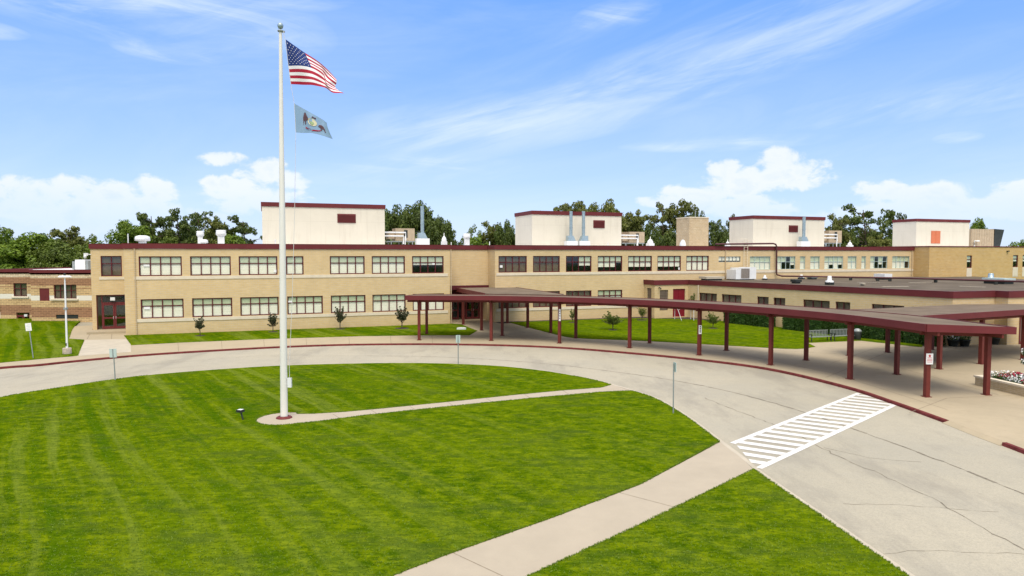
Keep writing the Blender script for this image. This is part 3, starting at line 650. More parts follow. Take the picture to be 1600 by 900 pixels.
# penthouses on the roof
def penthouse(near, far_x, right, setback, louver=None, lm='maroon', zb=8.15, top=None):
    pl = FP.off(setback); u0, zt = pl.hit(*near); u1 = pl.u(right, 12)
    wx = pl.w(u0)
    dpt = None
    for k in range(10, 300):                                  # depth from where the far left corner is seen
        d = k * .1; q = FP.w(u0, setback + d); s = 1 / q[1]
        if 800 + F * q[0] / q[1] < far_x: dpt = d; break
    dpt = min(dpt or 9, 12)
    y0 = setback; mb = MB()
    for a, b, c, d_ in (((u0, y0), (u1, y0), 0, 0), ((u1, y0), (u1, y0 + dpt), 0, 0), ((u1, y0 + dpt), (u0, y0 + dpt), 0, 0), ((u0, y0 + dpt), (u0, y0), 0, 0)):
        mb.add([(*a, zb), (*b, zb), (*b, zt - .1), (*a, zt - .1)], [(0, 1, 2, 3)])
    p = mb.build('penthouse', 'stucco', bld)
    MB().sweep([(u0, y0), (u1, y0), (u1, y0 + dpt), (u0, y0 + dpt)], [(-.2, zt - .45), (.08, zt - .45), (.1, zt), (-.2, zt)], closed=True).build('roof_band', 'maroon_fascia', p)
    MB().box(u0, u1, y0, y0 + dpt, zt - .3, zt - .2).build('roof', 'pale_roof', p)
    # control joints, a hand's width apart from flush
    if louver:
        a, b, c, d = louver; ua, za = pl.hit(a, c); uu, zz = pl.hit(b, d); lv = MB()
        lv.box(ua, uu, y0 - .03, y0 - .005, zz, za)
        n = int((za - zz) / .12)
        for k in range(n): lv.add([(ua + .06, y0 - .1, zz + .04 + k * (za - zz - .08) / n), (uu - .06, y0 - .1, zz + .04 + k * (za - zz - .08) / n), (uu - .06, y0 - .03, zz + .12 + k * (za - zz - .08) / n), (ua + .06, y0 - .03, zz + .12 + k * (za - zz - .08) / n)], [(0, 1, 2, 3)])
        lv.build('louvre' if lm == 'maroon' else 'door', lm, p)
    return pl, zt
penthouse((409, 315.5), 401, 601, 5, (527, 556, 334, 348.5))
penthouse((831.5, 329), 805.3, 971, 5, (927, 944.8, 344, 356.5))
penthouse((1177, 336.5), 1139.4, 1288.4, 5, (1232.4, 1246.6, 352, 363))

# ------------------------------------------------------------------ ochre building at the right end
uO = uw(1452) ; OF = -2.4
och = thing('brick_building', 'plain ochre brick building with narrow slit windows at the right end', 'building', (*FP.p, 0), FP.a)
op = FP.off(OF); o0 = op.u(1452, 7); o1 = o0 + 34; OZ = 8.62
slits = [(op.u(1510.5), op.u(1518.5), 5.55, 7.3), (op.u(1582.5), op.u(1590.5), 5.6, 7.35), (op.u(1597.5), op.u(1606), 5.6, 7.35)]
ow = MB(); wallmesh(ow, o0, o1, -.5, OZ - .05, slits, OF, .3); ow.box(o0, o0 + .3, OF + .01, DEEP, -.5, OZ - .05); ow.box(o1 - .3, o1, OF + .01, DEEP, -.5, OZ - .05); ow.box(o0, o1, DEEP, DEEP + .3, -.5, OZ - .05)
ow.build('wall', 'brick_ochre', och); MB().box(o0 + .1, o1 - .1, OF + .1, DEEP, 8.2, 8.4).build('roof', 'pale_roof', och)
MB().sweep([(o0, OF), (o1, OF), (o1, DEEP + .3), (o0, DEEP + .3)], [(-.3, OZ - .12), (.07, OZ - .12), (.07, OZ), (-.3, OZ)], closed=True).build('roof_coping', 'maroon_fascia', och)
for i, s_ in enumerate(slits):
    window(och, *s_, 1, .68, fm='maroon_frame', blind='half', y=OF, seed=i)
    MB().box(s_[0], s_[1], OF - .03, OF + .01, 4.2, s_[2] - .03).build('stone_panel', 'limestone', och)
MB().box(op.u(1573) - .15, op.u(1573) + .15, OF - .25, OF, 7.85, 8.0).build('wall_lamp', 'dark_metal', och)
# its penthouse
pl = FP.off(5); u0, zt = pl.hit(1432.2, 341.6); u1 = pl.u(1514.9, 12)
y4 = 16.5
for k in range(10, 120):
    q = FP.w(u0, 5 + k * .1)
    if 800 + F * q[0] / q[1] < 1393.3: y4 = 5 + k * .1; break
pm = MB(); pm.box(u0, u1, 5, y4, 8.3, zt - .1); p4 = pm.build('penthouse', 'stucco', och)
MB().sweep([(u0, 5), (u1, 5), (u1, y4), (u0, y4)], [(-.2, zt - .42), (.08, zt - .42), (.1, zt), (-.2, zt)], closed=True).build('roof_band', 'maroon_fascia', p4)
ua, za = pl.hit(1454.9, 360.7); uu, zz = pl.hit(1468.4, 380.4)
d = MB().box(ua, uu, 4.93, 4.99, zz, za); d.box((ua + uu) / 2 - .02, (ua + uu) / 2 + .02, 4.9, 4.93, zz, za); d.build('door', 'orange_door', p4)

# ------------------------------------------------------------------ single-storey wing
WA = (21.5, 79.9); WB = (35.9, 55.5); WZ = 4.45
wp = Plane(WA, WB)
wing = thing('school_wing', 'single-storey tan brick wing with flat dark roof and maroon band', 'building', (0, 0, 0))
def wall_at(par, A, B, holes, z0, z1, m, name='wall', depth=.25):
    pl = Plane(A, B); mb = MB(); wallmesh(mb, 0, pl.L, z0, z1, holes, 0, depth); o = mb.build(name, m, par); o.location = (*A, 0); o.rotation_euler = (0, 0, pl.a); return o
def child_frame(par, A, B): return Plane(A, B)
ww = [(1092.5, 1120), (1127.5, 1158.5), (1183, 1201), (1208.5, 1227), (1255, 1296.5), (1305.5, 1328.5), (1362, 1413), (1425, 1450)]
wh = [(wp.u(a, 3), wp.u(b, 3), 1.1, 3.02) for a, b in ww]
wall_at(wing, WA, WB, wh, -.3, 4.0, 'brick_tan')
C1_ = (40.45, 57.08); C2_ = (40.85, 56.1); C3_ = (62, 63.5)
dpl = Plane(C2_, C3_)
wall_at(wing, WB, C1_, [], -.3, 4.0, 'brick_tan'); wall_at(wing, C1_, C2_, [], -.3, 4.0, 'brick_tan')
edoor = Plane(WB, C1_)
wall_at(wing, C2_, C3_, [], -.3, 4.0, 'brick_tan')
# link block in front of the long facade
LK = -2.3; lk = FP.off(LK); k0 = lk.u(1023, 4.2); KA = FP.w(k0, 0.0); KB = FP.w(k0, LK); KC = FP.w(k0 + (Vector(FP.w(0)) - Vector(FP.w(0))).length + 6.3, LK)
LKL = 0
# run the link front until it meets the wing's wall line
for i in range(10, 200):
    q = Vector(FP.w(k0 + i * .1, LK)); r = q - Vector(WA); n_ = Vector((-wp.d[1], wp.d[0]))
    if r.dot(n_) > 0: LKL = i * .1; break
KC = FP.w(k0 + LKL, LK)
lh = [(.6, 1.9, .0 + 1.9, 3.15), (3.0, 4.7, 0.0, 3.3)]
KA2 = FP.w(k0 - .01, .3)
wall_at(wing, KA2, KB, [(.9, 1.9, 0, 3.5)], -.3, 4.0, 'brick_tan')
kp = Plane(KB, KC)
h1 = (kp.u(1031, 3), kp.u(1044, 3), .9, 3.3); h2 = (kp.u(1051.5, 2), kp.u(1070.5, 2), .1, 3.4)
wall_at(wing, KB, KC, [h1, h2], -.3, 4.0, 'brick_tan')
KE = wp.w(wp.hit(0, 0)[0] * 0 - (Vector(WA) - Vector(KC)).length - .1); wall_at(wing, KE, WA, [], -.3, 4.0, 'brick_tan')
def place(o, A, a): o.location = (*A, 0); o.rotation_euler = (0, 0, a); return o
o = MB().box(h1[0], h1[1], .1, .16, h1[2], h1[3]); 
for k in range(12): o.box(h1[0] + .05, h1[1] - .05, .07, .1, h1[2] + .1 + k * .19, h1[2] + .2 + k * .19)
place(o.build('louvre', 'screen_brown', wing), KB, kp.a)
o = MB().box(.95, 1.85, .1, .15, 0, 3.45); place(o.build('door', 'screen_brown', wing), KA2, Plane(KA2, KB).a)
o = MB().box(h2[0], h2[1], .12, .2, h2[2], h2[3]); o.box((h2[0] + h2[1]) / 2 - .03, (h2[0] + h2[1]) / 2 + .03, .09, .12, h2[2], h2[3])
rd = place(o.build('door', 'red_door', wing), KB, kp.a); rd['label'] = 'bright red double door'
hb = MB().box(h2[0] + .15, h2[1] - .15, .05, .08, 1.9 + .1, 2.05); hb.box((h2[0] + h2[1]) / 2 + .08, (h2[0] + h2[1]) / 2 + .13, .05, .08, .9, 2.0); hb.build('handle', 'white_metal', rd)
# windows of the wing: dark screened panes in brown frames
class Shift: pass
for i, h in enumerate(wh):
    wd = window(wing, h[0], h[1], h[2], h[3], max(2, round((h[1] - h[0]) / .9)), 0, fm='maroon_frame', blind='none', y=.06, fw=.07)
    wd.location = (*WA, 0); wd.rotation_euler = (0, 0, wp.a)
# entrance glass doors at the far right under the walkway
ent = Plane(C2_, C3_)
for k, u in enumerate((1.4, 2.5, 3.9, 5.0)):
    o = MB(); o.box(u, u + .12, -.05, .0 - .01, 0, 2.3); o.box(u + .85, u + .97, -.05, -.01, 0, 2.3); o.box(u + .12, u + .85, -.05, -.01, 2.1, 2.3); o.box(u + .12, u + .85, -.05, -.01, 0, .25)
    o = place(o.build('door', 'maroon', wing), C2_, ent.a); MB().box(u + .12, u + .85, -.03, -.02, .25, 2.1).build('glass', 'screen_brown', o)
roofp = [WA, WB, C1_, C2_, C3_, FP.w(uw(1452) + 6, OF - .02), FP.w(op.u(1452, 7) + .0, OF + .1), FP.w(uR1 - .4, .1), FP.w(k0, .1), KB, KC]
MB().prism(roofp, 3.95, 4.32).build('roof', 'flat_roof', wing)
prof = [(-.25, 3.9), (.10, 3.9), (.12, WZ - .03), (.14, WZ), (-.25, WZ)]
MB().sweep([KA2, KB, KC, WB, C1_, C2_, C3_][0:3], prof).build('roof_fascia', 'maroon_fascia', wing)
MB().sweep([(KC[0] - wp.d[0] * .15, KC[1] - wp.d[1] * .15), WB, C1_, C2_, C3_], prof).build('roof_fascia', 'maroon_fascia', wing)
# pale membrane patches and a low kerb across the wing roof
pm = MB()
for a, b, c, d in [((1170, 436), (1190, 437.5), .3, 0), ((1380, 447.5), (1420, 447.5), .4, 0), ((1420, 441.5), (1455, 441), .25, 0), ((1500, 447), (1540, 448.5), .3, 0), ((1340, 441), (1375, 441.5), .25, 0)]:
    line_on(pm, GP([a, b], 4.33), c, 4.328)
pm.build('roof_patch', 'limestone', wing)
o = MB(); o.tube([(*wp.w(-.05 + .6, -.12), 0), (*wp.w(.55, -.12), 3.9)], .05, 6); o.build('downpipe', 'limestone', wing)
o = MB(); lu = kp.u(1029, 3.6); o.tube([(*kp.w(lu, -.02), 3.55), (*kp.w(lu, -.25), 3.65), (*kp.w(lu, -.4), 3.5)], .05, 6); o.lathe([(.02, .1), (.12, 0), (.12, -.1), (0, -.1)], 10, (*kp.w(lu, -.42), 3.5)); o.build('wall_lamp', 'dark_metal', wing)

# ------------------------------------------------------------------ brick annex at the left
an = thing('brick_annex', 'low banded brown and tan brick annex with white roof at the left', 'building', (0, 0, 0))
AY, AY2 = 76.2, 79.4
def ax(px, Y_): return (px - 800) / F * Y_
A0 = (ax(-2, AY2), AY2); A1 = (ax(47, AY2), AY2); A2 = (ax(47, AY), AY); A3 = (ax(147, AY), AY)
def zz_(py, Y_): r = ray(100, py); return CH + Y_ / r[1] * r[2]
xw = lambda px, A: ax(px, A[1]) - A[0]
hl = [(xw(20, A0), xw(41, A0), zz_(463, AY2), zz_(442.5, AY2)), (xw(23, A0), xw(47, A0) - .25, -1.2, zz_(488.4, AY2))]
hr = [(xw(83, A2), xw(118.5, A2), zz_(466.5, AY), zz_(445, AY)), (xw(60.5, A2), xw(76, A2), zz_(470, AY), zz_(451, AY)), (xw(85, A2), xw(120, A2), zz_(498, AY), zz_(491.7, AY))]
w1 = MB(); wallmesh(w1, 0, A1[0] - A0[0], -1.6, 5.4, hl, 0, .3); w1.box(0, .3, .01, 14, -1.6, 5.4); place(w1.build('wall', 'annex_brick', an), A0, 0)
w1 = MB(); wallmesh(w1, 0, A3[0] - A2[0], -1.6, 5.4, hr, 0, .3); w1.box(0, .3, .01, AY2 - AY, -1.6, 5.4); place(w1.build('wall', 'annex_brick', an), A2, 0)
MB().prism([A0, A1, A2, A3, (A3[0] + 1, 92), (A0[0], 92)], 5.2, 5.6).build('roof', 'pale_roof', an)
MB().sweep([(A0[0], 92), A0, A1, A2, A3], [(-.25, 5.4), (.10, 5.4), (.12, 5.75), (-.25, 5.75)]).build('roof_fascia', 'maroon_fascia', an)
def put(o, A): o.location = (*A, 0); return o
put(window(an, *hl[0], 2, .6, blind='none', fw=.07, y=0), A0); put(window(an, *hr[0], 4, .6, blind='none', fw=.07, y=0), A2)
put(MB().box(hr[1][0], hr[1][1], .04, .1, hr[1][2], hr[1][3]).build('infill_panel', 'maroon', an), A2)
lv = MB().box(hr[2][0], hr[2][1], .1, .14, hr[2][2], hr[2][3])
put(lv.build('louvre', 'dark_metal', an), A2)
h = hl[1]; dd_ = MB()
for a, b in ((h[0], (h[0] + h[1]) / 2 - .01), ((h[0] + h[1]) / 2 + .01, h[1])):
    dd_.box(a, a + .12, .1, .16, -1.2, h[3] - .3); dd_.box(b - .12, b, .1, .16, -1.2, h[3] - .3); dd_.box(a + .12, b - .12, .1, .16, h[3] - .5, h[3] - .3); dd_.box(a + .12, b - .12, .1, .16, -1.2, 0)
dd_.box(h[0], h[1], .1, .18, h[3] - .08, h[3]); o = put(dd_.build('door', 'maroon', an), A0); MB().box(h[0] + .05, h[1] - .05, .13, .14, -1.1, h[3] - .1).build('glass', 'glass_top', o)
put(MB().box(h[0] + 1.0, h[0] + 1.35, -.15, .0, h[3] - .45, h[3] - .2).build('entrance_lamp', 'white_metal', an), A0)
put(MB().box(hr[0][0] - .3, hr[0][1] + .2, -.15, .02, hr[0][2] - .2, hr[0][2] - .02).build('window_sill', 'limestone', an), A2)
put(MB().box(hl[0][0] - .2, hl[0][1] + .2, -.12, .02, hl[0][2] - .2, hl[0][2] - .02).build('window_sill', 'limestone', an), A0)
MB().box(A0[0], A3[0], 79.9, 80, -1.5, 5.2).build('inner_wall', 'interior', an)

# ------------------------------------------------------------------ covered walkway
front = [(-8.1, 59.3), (-1.8, 58.9), (4.0, 57.2), (9.4, 54.3), (13.9, 50.4), (17.5, 45.9), (20.3, 40.7), (21.8, 35.6)]
rear = [(-8.0, 63.8), (-.9, 62.6), (5.7, 60.7), (11.6, 57.3), (16.7, 52.9), (20.8, 48.0), (24.0, 42.3), (25.3, 36.1)]
can = thing('covered_walkway', 'curved covered walkway with grey flat roof and maroon steel posts', 'walkway canopy', (5, 50, 0))
can.location = (0, 0, 0)
fe, be = [], []
for f_, r_ in zip(front, rear):
    f_, r_ = Vector(f_), Vector(r_); d = (f_ - r_).normalized(); fe.append(f_ + d * .8); be.append(r_ - d * .75)
fe[0] -= Vector((1.0, .02)); be[0] -= Vector((1.0, .02)); fe[-1] = Vector((21.05, 34.55)); be[-1] = Vector((26.0, 35.1))
fe = cr(fe[:-1] + [fe[-1]], 5); be = cr(be, 5)
def slab(mb, fe, be, z0f, z1f, z0b, z1b, mi=0):
    n = len(fe); vs = []
    for a, b in zip(fe, be): vs += [(a[0], a[1], z0f), (b[0], b[1], z0b), (b[0], b[1], z1b), (a[0], a[1], z1f)]
    mb.add(vs, [(i * 4 + j, (i + 1) * 4 + j, (i + 1) * 4 + (j + 1) % 4, i * 4 + (j + 1) % 4) for i in range(n - 1) for j in range(4)] + [(0, 1, 2, 3), tuple(range(4 * n - 4, 4 * n))[::-1]], mi)
def lerp2(a, b, t): return (a[0] + (b[0] - a[0]) * t, a[1] + (b[1] - a[1]) * t)
m = MB(); slab(m, [lerp2(a, b, .015) for a, b in zip(fe, be)], [lerp2(b, a, .015) for a, b in zip(fe, be)], 3.62, 3.925, 3.42, 3.70); m.build('roof', 'canopy_roof', can)
m = MB(); slab(m, [lerp2(a, b, .02) for a, b in zip(fe, be)], [lerp2(b, a, .02) for a, b in zip(fe, be)], 3.56, 3.612, 3.36, 3.412); m.build('soffit', 'canopy_soffit', can)
m = MB(); m.sweep(fe, [(-.02, 3.56), (.05, 3.56), (.07, 3.95), (-.02, 3.95)])
m.build('roof_fascia', 'maroon_fascia', can)
m = MB(); m.sweep(be[::-1], [(-.02, 3.36), (.05, 3.36), (.07, 3.73), (-.02, 3.73)]); m.build('roof_fascia', 'maroon_fascia', can)
for q in (0, -1):
    a, b = Vector(fe[q]), Vector(be[q]); d = (b - a).normalized(); nn = Vector((-d.y, d.x)) * (.06 if q == 0 else -.06); nn = -nn if q else nn
    if q == 0: nn = Vector((-abs(d.y), d.x)) * .06
    else: nn = Vector((d.y, -abs(d.x))) * .06
    m = MB(); vs = []
    for p, z0, z1 in ((a, 3.56, 3.95), (b, 3.36, 3.73)): vs += [(*p, z0), (*(p + nn), z0), (*(p + nn), z1), (*p, z1)]
    m.add(vs, [(0, 1, 2, 3), (7, 6, 5, 4), (0, 4, 5, 1), (1, 5, 6, 2), (2, 6, 7, 3), (3, 7, 4, 0)]); m.build('roof_fascia', 'maroon_fascia', can)
def post(par, x, y, ht, a=0., w_=.13):
    M = Matrix.Translation((x, y, 0)) @ Matrix.Rotation(a, 4, 'Z'); p = MB()
    p.box(-w_, w_, -w_, w_, .0, ht, M); p.build('post', 'maroon_post', par)
    MB().box(-w_ - .07, w_ + .07, -w_ - .07, w_ + .07, .0, .03, M).build('base_plate', 'maroon_post', par)
for i, (f_, r_) in enumerate(zip(front, rear)):
    a = atan2(f_[1] - r_[1], f_[0] - r_[0]); w_ = .115
    post(can, *f_, 3.32, a, w_); post(can, *r_, 3.14, a, w_)
    # cross beam from front post to rear post
    L = hypot(f_[0] - r_[0], f_[1] - r_[1]); m = MB(); d = ((f_[0] - r_[0]) / L, (f_[1] - r_[1]) / L); nx, ny = -d[1] * .08, d[0] * .08
    A_ = (r_[0] - d[0] * .5, r_[1] - d[1] * .5); B_ = (f_[0] + d[0] * .45, f_[1] + d[1] * .45)
    vs = []
    for p, z0, z1 in ((A_, 3.1, 3.35), (B_, 3.3, 3.56)): vs += [(p[0] - nx, p[1] - ny, z0), (p[0] + nx, p[1] + ny, z0), (p[0] + nx, p[1] + ny, z1), (p[0] - nx, p[1] - ny, z1)]
    m.add(vs, [(0, 1, 2, 3), (7, 6, 5, 4), (0, 4, 5, 1), (1, 5, 6, 2), (2, 6, 7, 3), (3, 7, 4, 0)]); m.build('beam', 'maroon_post', can)
# edge beams between the posts
m = MB(); m.sweep([lerp2(a, b, .14) for a, b in zip(fe, be)], [(-.06, 3.33), (.06, 3.33), (.06, 3.555), (-.06, 3.555)]); m.build('edge_beam', 'maroon_post', can)
m = MB(); m.sweep([lerp2(a, b, .86) for a, b in zip(fe, be)], [(-.06, 3.17), (.06, 3.17), (.06, 3.37), (-.06, 3.37)]); m.build('edge_beam', 'maroon_post', can)
# branch to the main entrance
ca = thing('covered_walkway', 'short covered walkway leading back to the recessed main entrance', 'walkway canopy', (0, 0, 0))
qa = [(-6.0, 74.6), (-2.55, 64.3), (4.9, 61.9), (.1, 76.9)]
m = MB().prism(qa, 3.50, 3.80); m.build('roof', 'canopy_roof', ca)
m = MB().sweep([qa[0], qa[1]], [(-.01, 3.4), (.06, 3.4), (.06, 3.83), (-.01, 3.83)]); m.sweep([(4.7, 62.8), qa[3]], [(-.01, 3.4), (.06, 3.4), (.06, 3.83), (-.01, 3.83)]); m.build('roof_fascia', 'maroon_fascia', ca)
for x, y in [(-5.2, 72.6), (-3.0, 67.0), (-.5, 74.0), (1.6, 69.4), (3.7, 64.8)]: post(ca, x, y, 3.5, .35, .115)
# branch to the right-hand entrance
cb = thing('covered_walkway', 'wide flat covered walkway leading right to the far entrance doors', 'walkway canopy', (0, 0, 0))
m = MB(); vs = [(25.2, 42.0, 3.30), (43, 50.6, 3.30), (41.2, 56.0, 3.1), (36.6, 55.6, 3.1), (24.6, 50.9, 3.0)]; vt = [(x, y, z + .37 if y < 51 and x > 25 or y < 45 else z + .30) for x, y, z in vs]
m.add(vs + vt, [(4, 3, 2, 1, 0), (5, 6, 7, 8, 9)] + [(i, (i + 1) % 5, 5 + (i + 1) % 5, 5 + i) for i in range(5)]); m.build('roof', 'canopy_roof', cb)
m = MB().sweep([(24.9, 41.85), (43, 50.6)], [(.0, 3.32), (.07, 3.32), (.08, 3.70), (.0, 3.70)]); m.build('roof_fascia', 'maroon_fascia', cb)
m = MB().sweep([(36.6, 55.6), (24.6, 50.9)], [(.0, 2.98), (.07, 2.98), (.08, 3.33), (.0, 3.33)]); m.build('roof_fascia', 'maroon_fascia', cb)
for x, y in [(27.9, 44.3), (32.0, 46.3), (36.3, 48.2), (40.6, 50.3)]: post(cb, x, y, 3.28, .45, .12)
for x, y in [(24.9, 50.1), (28.7, 51.9), (33.0, 53.4)]: post(cb, x, y, 3.0, .45, .12)
for a, b in (((27.9, 44.3), (24.9, 50.1)), ((32.0, 46.3), (28.7, 51.9)), ((36.3, 48.2), (33.0, 53.4)), ):
    m = MB(); m.tube([(*a, 3.15), (*b, 2.95)], .12, 4, sm=False); m.build('beam', 'maroon_post', cb)
m = MB(); m.tube([(24.2, 42.5, 3.15), (43, 51.5, 3.15)], .13, 4, sm=False); m.build('edge_beam', 'maroon_post', cb)

# notices fixed to two posts of the walkway
def notice(f_, z0, z1, wd, label, red):
    t = thing('notice_sign', label, 'sign', (f_[0], f_[1] - .17, z0)); h = z1 - z0
    MB().box(-wd / 2, wd / 2, -.02, 0, 0, h).build('panel', 'white_paint', t)
    x = MB()
    if red:
        x.lathe([(0, 0), (.07, 0)], 12); x = MB(); x.add([(.06 * cos(a), -.023, h * .78 + .07 * sin(a)) for a in [k * pi / 5 for k in range(10)]], [tuple(range(10))])
        for k, wq in enumerate((.62, .75, .8, .7)): x.box(-wd * wq / 2, wd * wq / 2, -.024, -.021, h * (.58 - .13 * k), h * (.58 - .13 * k) + .025)
        x.build('lettering', 'text_red', t)
    else:
        for k in range(4): x.box(-wd * .22, wd * .22, -.024, -.021, h * (.78 - .2 * k), h * (.78 - .2 * k) + .09)
        x.build('lettering', 'text_dark', t)
notice((21.8, 35.6), 1.75, 2.32, .36, 'white notice with red lettering on the walkway post nearest the crosswalk', True)
notice((13.9, 50.4), 1.6, 2.25, .22, 'narrow white sign with dark characters on a walkway post before the lawn', False)
notice((4.0, 57.2), 1.9, 2.9, .16, 'slim pale sign strip on the walkway post left of the courtyard lawn', False)

# ------------------------------------------------------------------ rooftop equipment
def at_plane(pl, px, z): u = pl.u(px, z); return pl.w(u)
def zon(pl, px, py): return pl.hit(px, py)[1]
PR = FP.off(2.0)
ROOF = 8.2
def vent_flared(px, top, wpx, label, pl=PR):
    x, y = at_plane(pl, px, 9); zt = zon(pl, px, top); r = wpx / F * y / 2; h = zt - ROOF
    t = thing('roof_vent', label, 'vent', (x, y, ROOF), FP.a, 'white vents on the long roof')
    MB().box(-r * .62, r * .62, -r * .62, r * .62, 0, h * .62).build('shaft', 'white_metal', t)
    MB().lathe([(r * .6, h * .62), (r, h * .72), (r, h * .85), (r * .9, h * .87), (r * 1.0, h * .97), (r * .8, h), (0, h)], 12).build('cap', 'white_metal', t)
def vent_mush(px, top, wpx, label, pl=PR, base=ROOF, group='white vents on the long roof'):
    x, y = at_plane(pl, px, 9); zt = zon(pl, px, top); r = wpx / F * y / 2; h = zt - base
    t = thing('roof_vent', label, 'vent', (x, y, base), FP.a, group)
    MB().lathe([(r * .75, 0), (r * .5, h * .35), (r * .5, h * .55)], 16).build('shaft', 'white_metal', t)
    MB().lathe([(r * .6, h * .5), (r, h * .52), (r, h * .72), (r * .93, h * .9), (r * .5, h), (0, h)], 16).build('cap', 'white_metal', t)
vent_mush(222.5, 368, 22, 'wide white mushroom vent at the left end of the long roof')
vent_flared(313, 361, 11, 'left of the two tall flared white vents near the flagpole'); vent_flared(345.5, 359.5, 15, 'right of the two tall flared white vents near the flagpole')
vent_mush(318.5, 374, 12, 'small low white vent between the two tall flared vents')
vent_flared(729.3, 365, 11.5, 'flared white vent above the recessed main entrance', FP.off(4))
def vent_dome(px, top, wpx, label):
    x, y = at_plane(PR, px, 9); zt = zon(PR, px, top); r = wpx / F * y / 2; h = zt - ROOF
    t = thing('roof_vent', label, 'vent', (x, y, ROOF), FP.a, 'white vents on the long roof')
    MB().box(-r, r, -r, r, 0, h * .5).build('shaft', 'white_metal', t)
    MB().lathe([(r, h * .5), (r * .95, h * .65), (r * .6, h * .82), (r * .15, h * .92), (.03, h * 1.15), (0, h * 1.15)], 12).build('cap', 'white_metal', t)
vent_dome(693.9, 367, 8, 'domed white vent with a spike right of the steel flue'); vent_dome(1016, 372, 9.5, 'square white vent left of the brick chimney'); vent_dome(1137, 376, 6, 'little white domed vent beside the third penthouse')
vent_dome(1328, 377, 7, 'small white vent right of the third penthouse')
def flue(px, top, hood_bot, wpx, label, flip=1, pl=FP.off(3.8), base=ROOF, boxw=None):
    x, y = at_plane(pl, px, 9); zt = zon(pl, px, top); zb = zon(pl, px, hood_bot); r = wpx / F * y / 2; h = zt - base; b = max(.12, zb - base)
    t = thing('exhaust_flue', label, 'flue', (x, y, base), FP.a, 'steel flues by the roof penthouses')
    m = MB(); m.tube([(0, 0, b + .5), (0, 0, h)], r, 12); m.lathe([(r * 1.2, b + h * .35), (r * 1.2, b + h * .35 + .08)], 12); m.build('flue_pipe', 'galvanised', t)
    m = MB(); hw = r * 2.6; vs = [(-hw, -.35), (hw, -.35), (hw, .35), (-hw, .35)]
    m.add([(p[0], p[1], b) for p in vs] + [(-hw if flip > 0 else -r * 1.1, -.3, b + .62), (r * 1.1 if flip > 0 else hw, -.3, b + .62), (r * 1.1 if flip > 0 else hw, .3, b + .62), (-hw if flip > 0 else -r * 1.1, .3, b + .62)],
          [(0, 3, 2, 1), (4, 5, 6, 7), (0, 1, 5, 4), (1, 2, 6, 5), (2, 3, 7, 6), (3, 0, 4, 7)]); m.build('fan_housing', 'galvanised', t)
    bw = boxw or hw + .2; MB().box(-bw, bw, -.45, .45, 0, b - .01).build('plinth', 'white_metal', t)
flue(660, 322, 372.5, 5.5, 'tall free-standing steel flue on a white plinth before the round tree', 1)
flue(892, 330, 376.5, 5, 'left of the twin steel flues on the second penthouse', -1 * -1); flue(911.5, 330, 376.5, 5, 'right of the twin steel flues on the second penthouse', -1)
flue(1255.5, 339, 377, 5, 'single steel flue on the third penthouse', 1)
def ahu(x0, x1, top, bot, label, pl=FP.off(7)):
    u0, u1 = pl.u(x0, 9), pl.u(x1, 9); zt = zon(pl, x0, top); zb = max(zon(pl, x0, bot), ROOF + .25); L = u1 - u0; x, y = pl.w(u0)
    t = thing('air_handler', label, 'rooftop unit', (x, y, ROOF), FP.a, 'tan air handlers beside the penthouses')
    h = zt - ROOF; b = zb - ROOF
    m = MB(); m.box(L * .25, L, 0, 2.2, b, h); m.box(0, L * .24, .3, 2., b + .2, h * .85); m.build('cabinet', 'tan_metal', t)
    MB().box(L * .58, L * .72, -.03, -.005, b + (h - b) * .25, h - .2).build('access_panel', 'dark_metal', t)
    m = MB(); m.box(-.3, L, 0, .15, b - .14, b - .03); m.box(-.3, L, 2.05, 2.2, b - .14, b - .03)
    for q in (.2, L * .5, L - .3): m.box(q, q + .1, .0, .1, 0, b - .15); m.box(q, q + .1, 2.1, 2.2, 0, b - .15)
    m.build('support_frame', 'grey_metal', t)
    m = MB()
    for k, zz in enumerate((h * .78, h * .6)):
        m.tube([(-1.0, -.35 - .25 * k, zz), (L * .62 - .3 * k, -.35 - .25 * k, zz), (L * .62 - .3 * k, -.35 - .25 * k, zz - .9), ], .09, 8)
    m.tube([(L * .6, -.35, b + .5), (L * .6, -.35, .0)], .07, 8); m.build('insulated_pipe', 'white_metal', t)
ahu(608, 648, 356.5, 376, 'tan air handler with white pipes beside the first penthouse'); ahu(975, 1007, 362, 379, 'tan air handler with white pipes beside the second penthouse')
ahu(1288, 1315, 360, 379, 'tan air handler beside the third penthouse')
# big weathered unit right of the fourth penthouse
pl = FP.off(7); u0, u1 = pl.u(1517, 9), pl.u(1566, 9); x, y = pl.w(u0); L = u1 - u0; h = zon(pl, 1540, 358) - 8.4
t = thing('cooling_unit', 'big weathered tan cooling unit with slanted open end', 'rooftop unit', (x, y, 8.4), FP.a)
m = MB(); m.add([(0, 0, .3), (L * .72, 0, .3), (L * .72, 3, .3), (0, 3, .3), (0, 0, h), (L * .72, 0, h), (L * .72, 3, h), (0, 3, h)], [(3, 2, 1, 0), (4, 5, 6, 7), (0, 1, 5, 4), (1, 2, 6, 5), (2, 3, 7, 6), (3, 0, 4, 7)])
for k in range(9): m.box(L * .08 * k + .1, L * .08 * k + .16, -.03, 0, .35, h - .05)
m.build('casing', 'tan_metal', t)
m = MB(); m.add([(L * .73, 0, .3), (L * .93, 0, .3), (L * .93, 3, .3), (L * .73, 3, .3), (L * .73, -.1, h + .05), (L * 1.03, -.1, h - .05), (L * 1.03, 3.1, h - .05), (L * .73, 3.1, h + .05)], [(3, 2, 1, 0), (4, 5, 6, 7), (0, 1, 5, 4), (1, 2, 6, 5), (2, 3, 7, 6), (3, 0, 4, 7)]); m.build('air_intake', 'dark_metal', t)
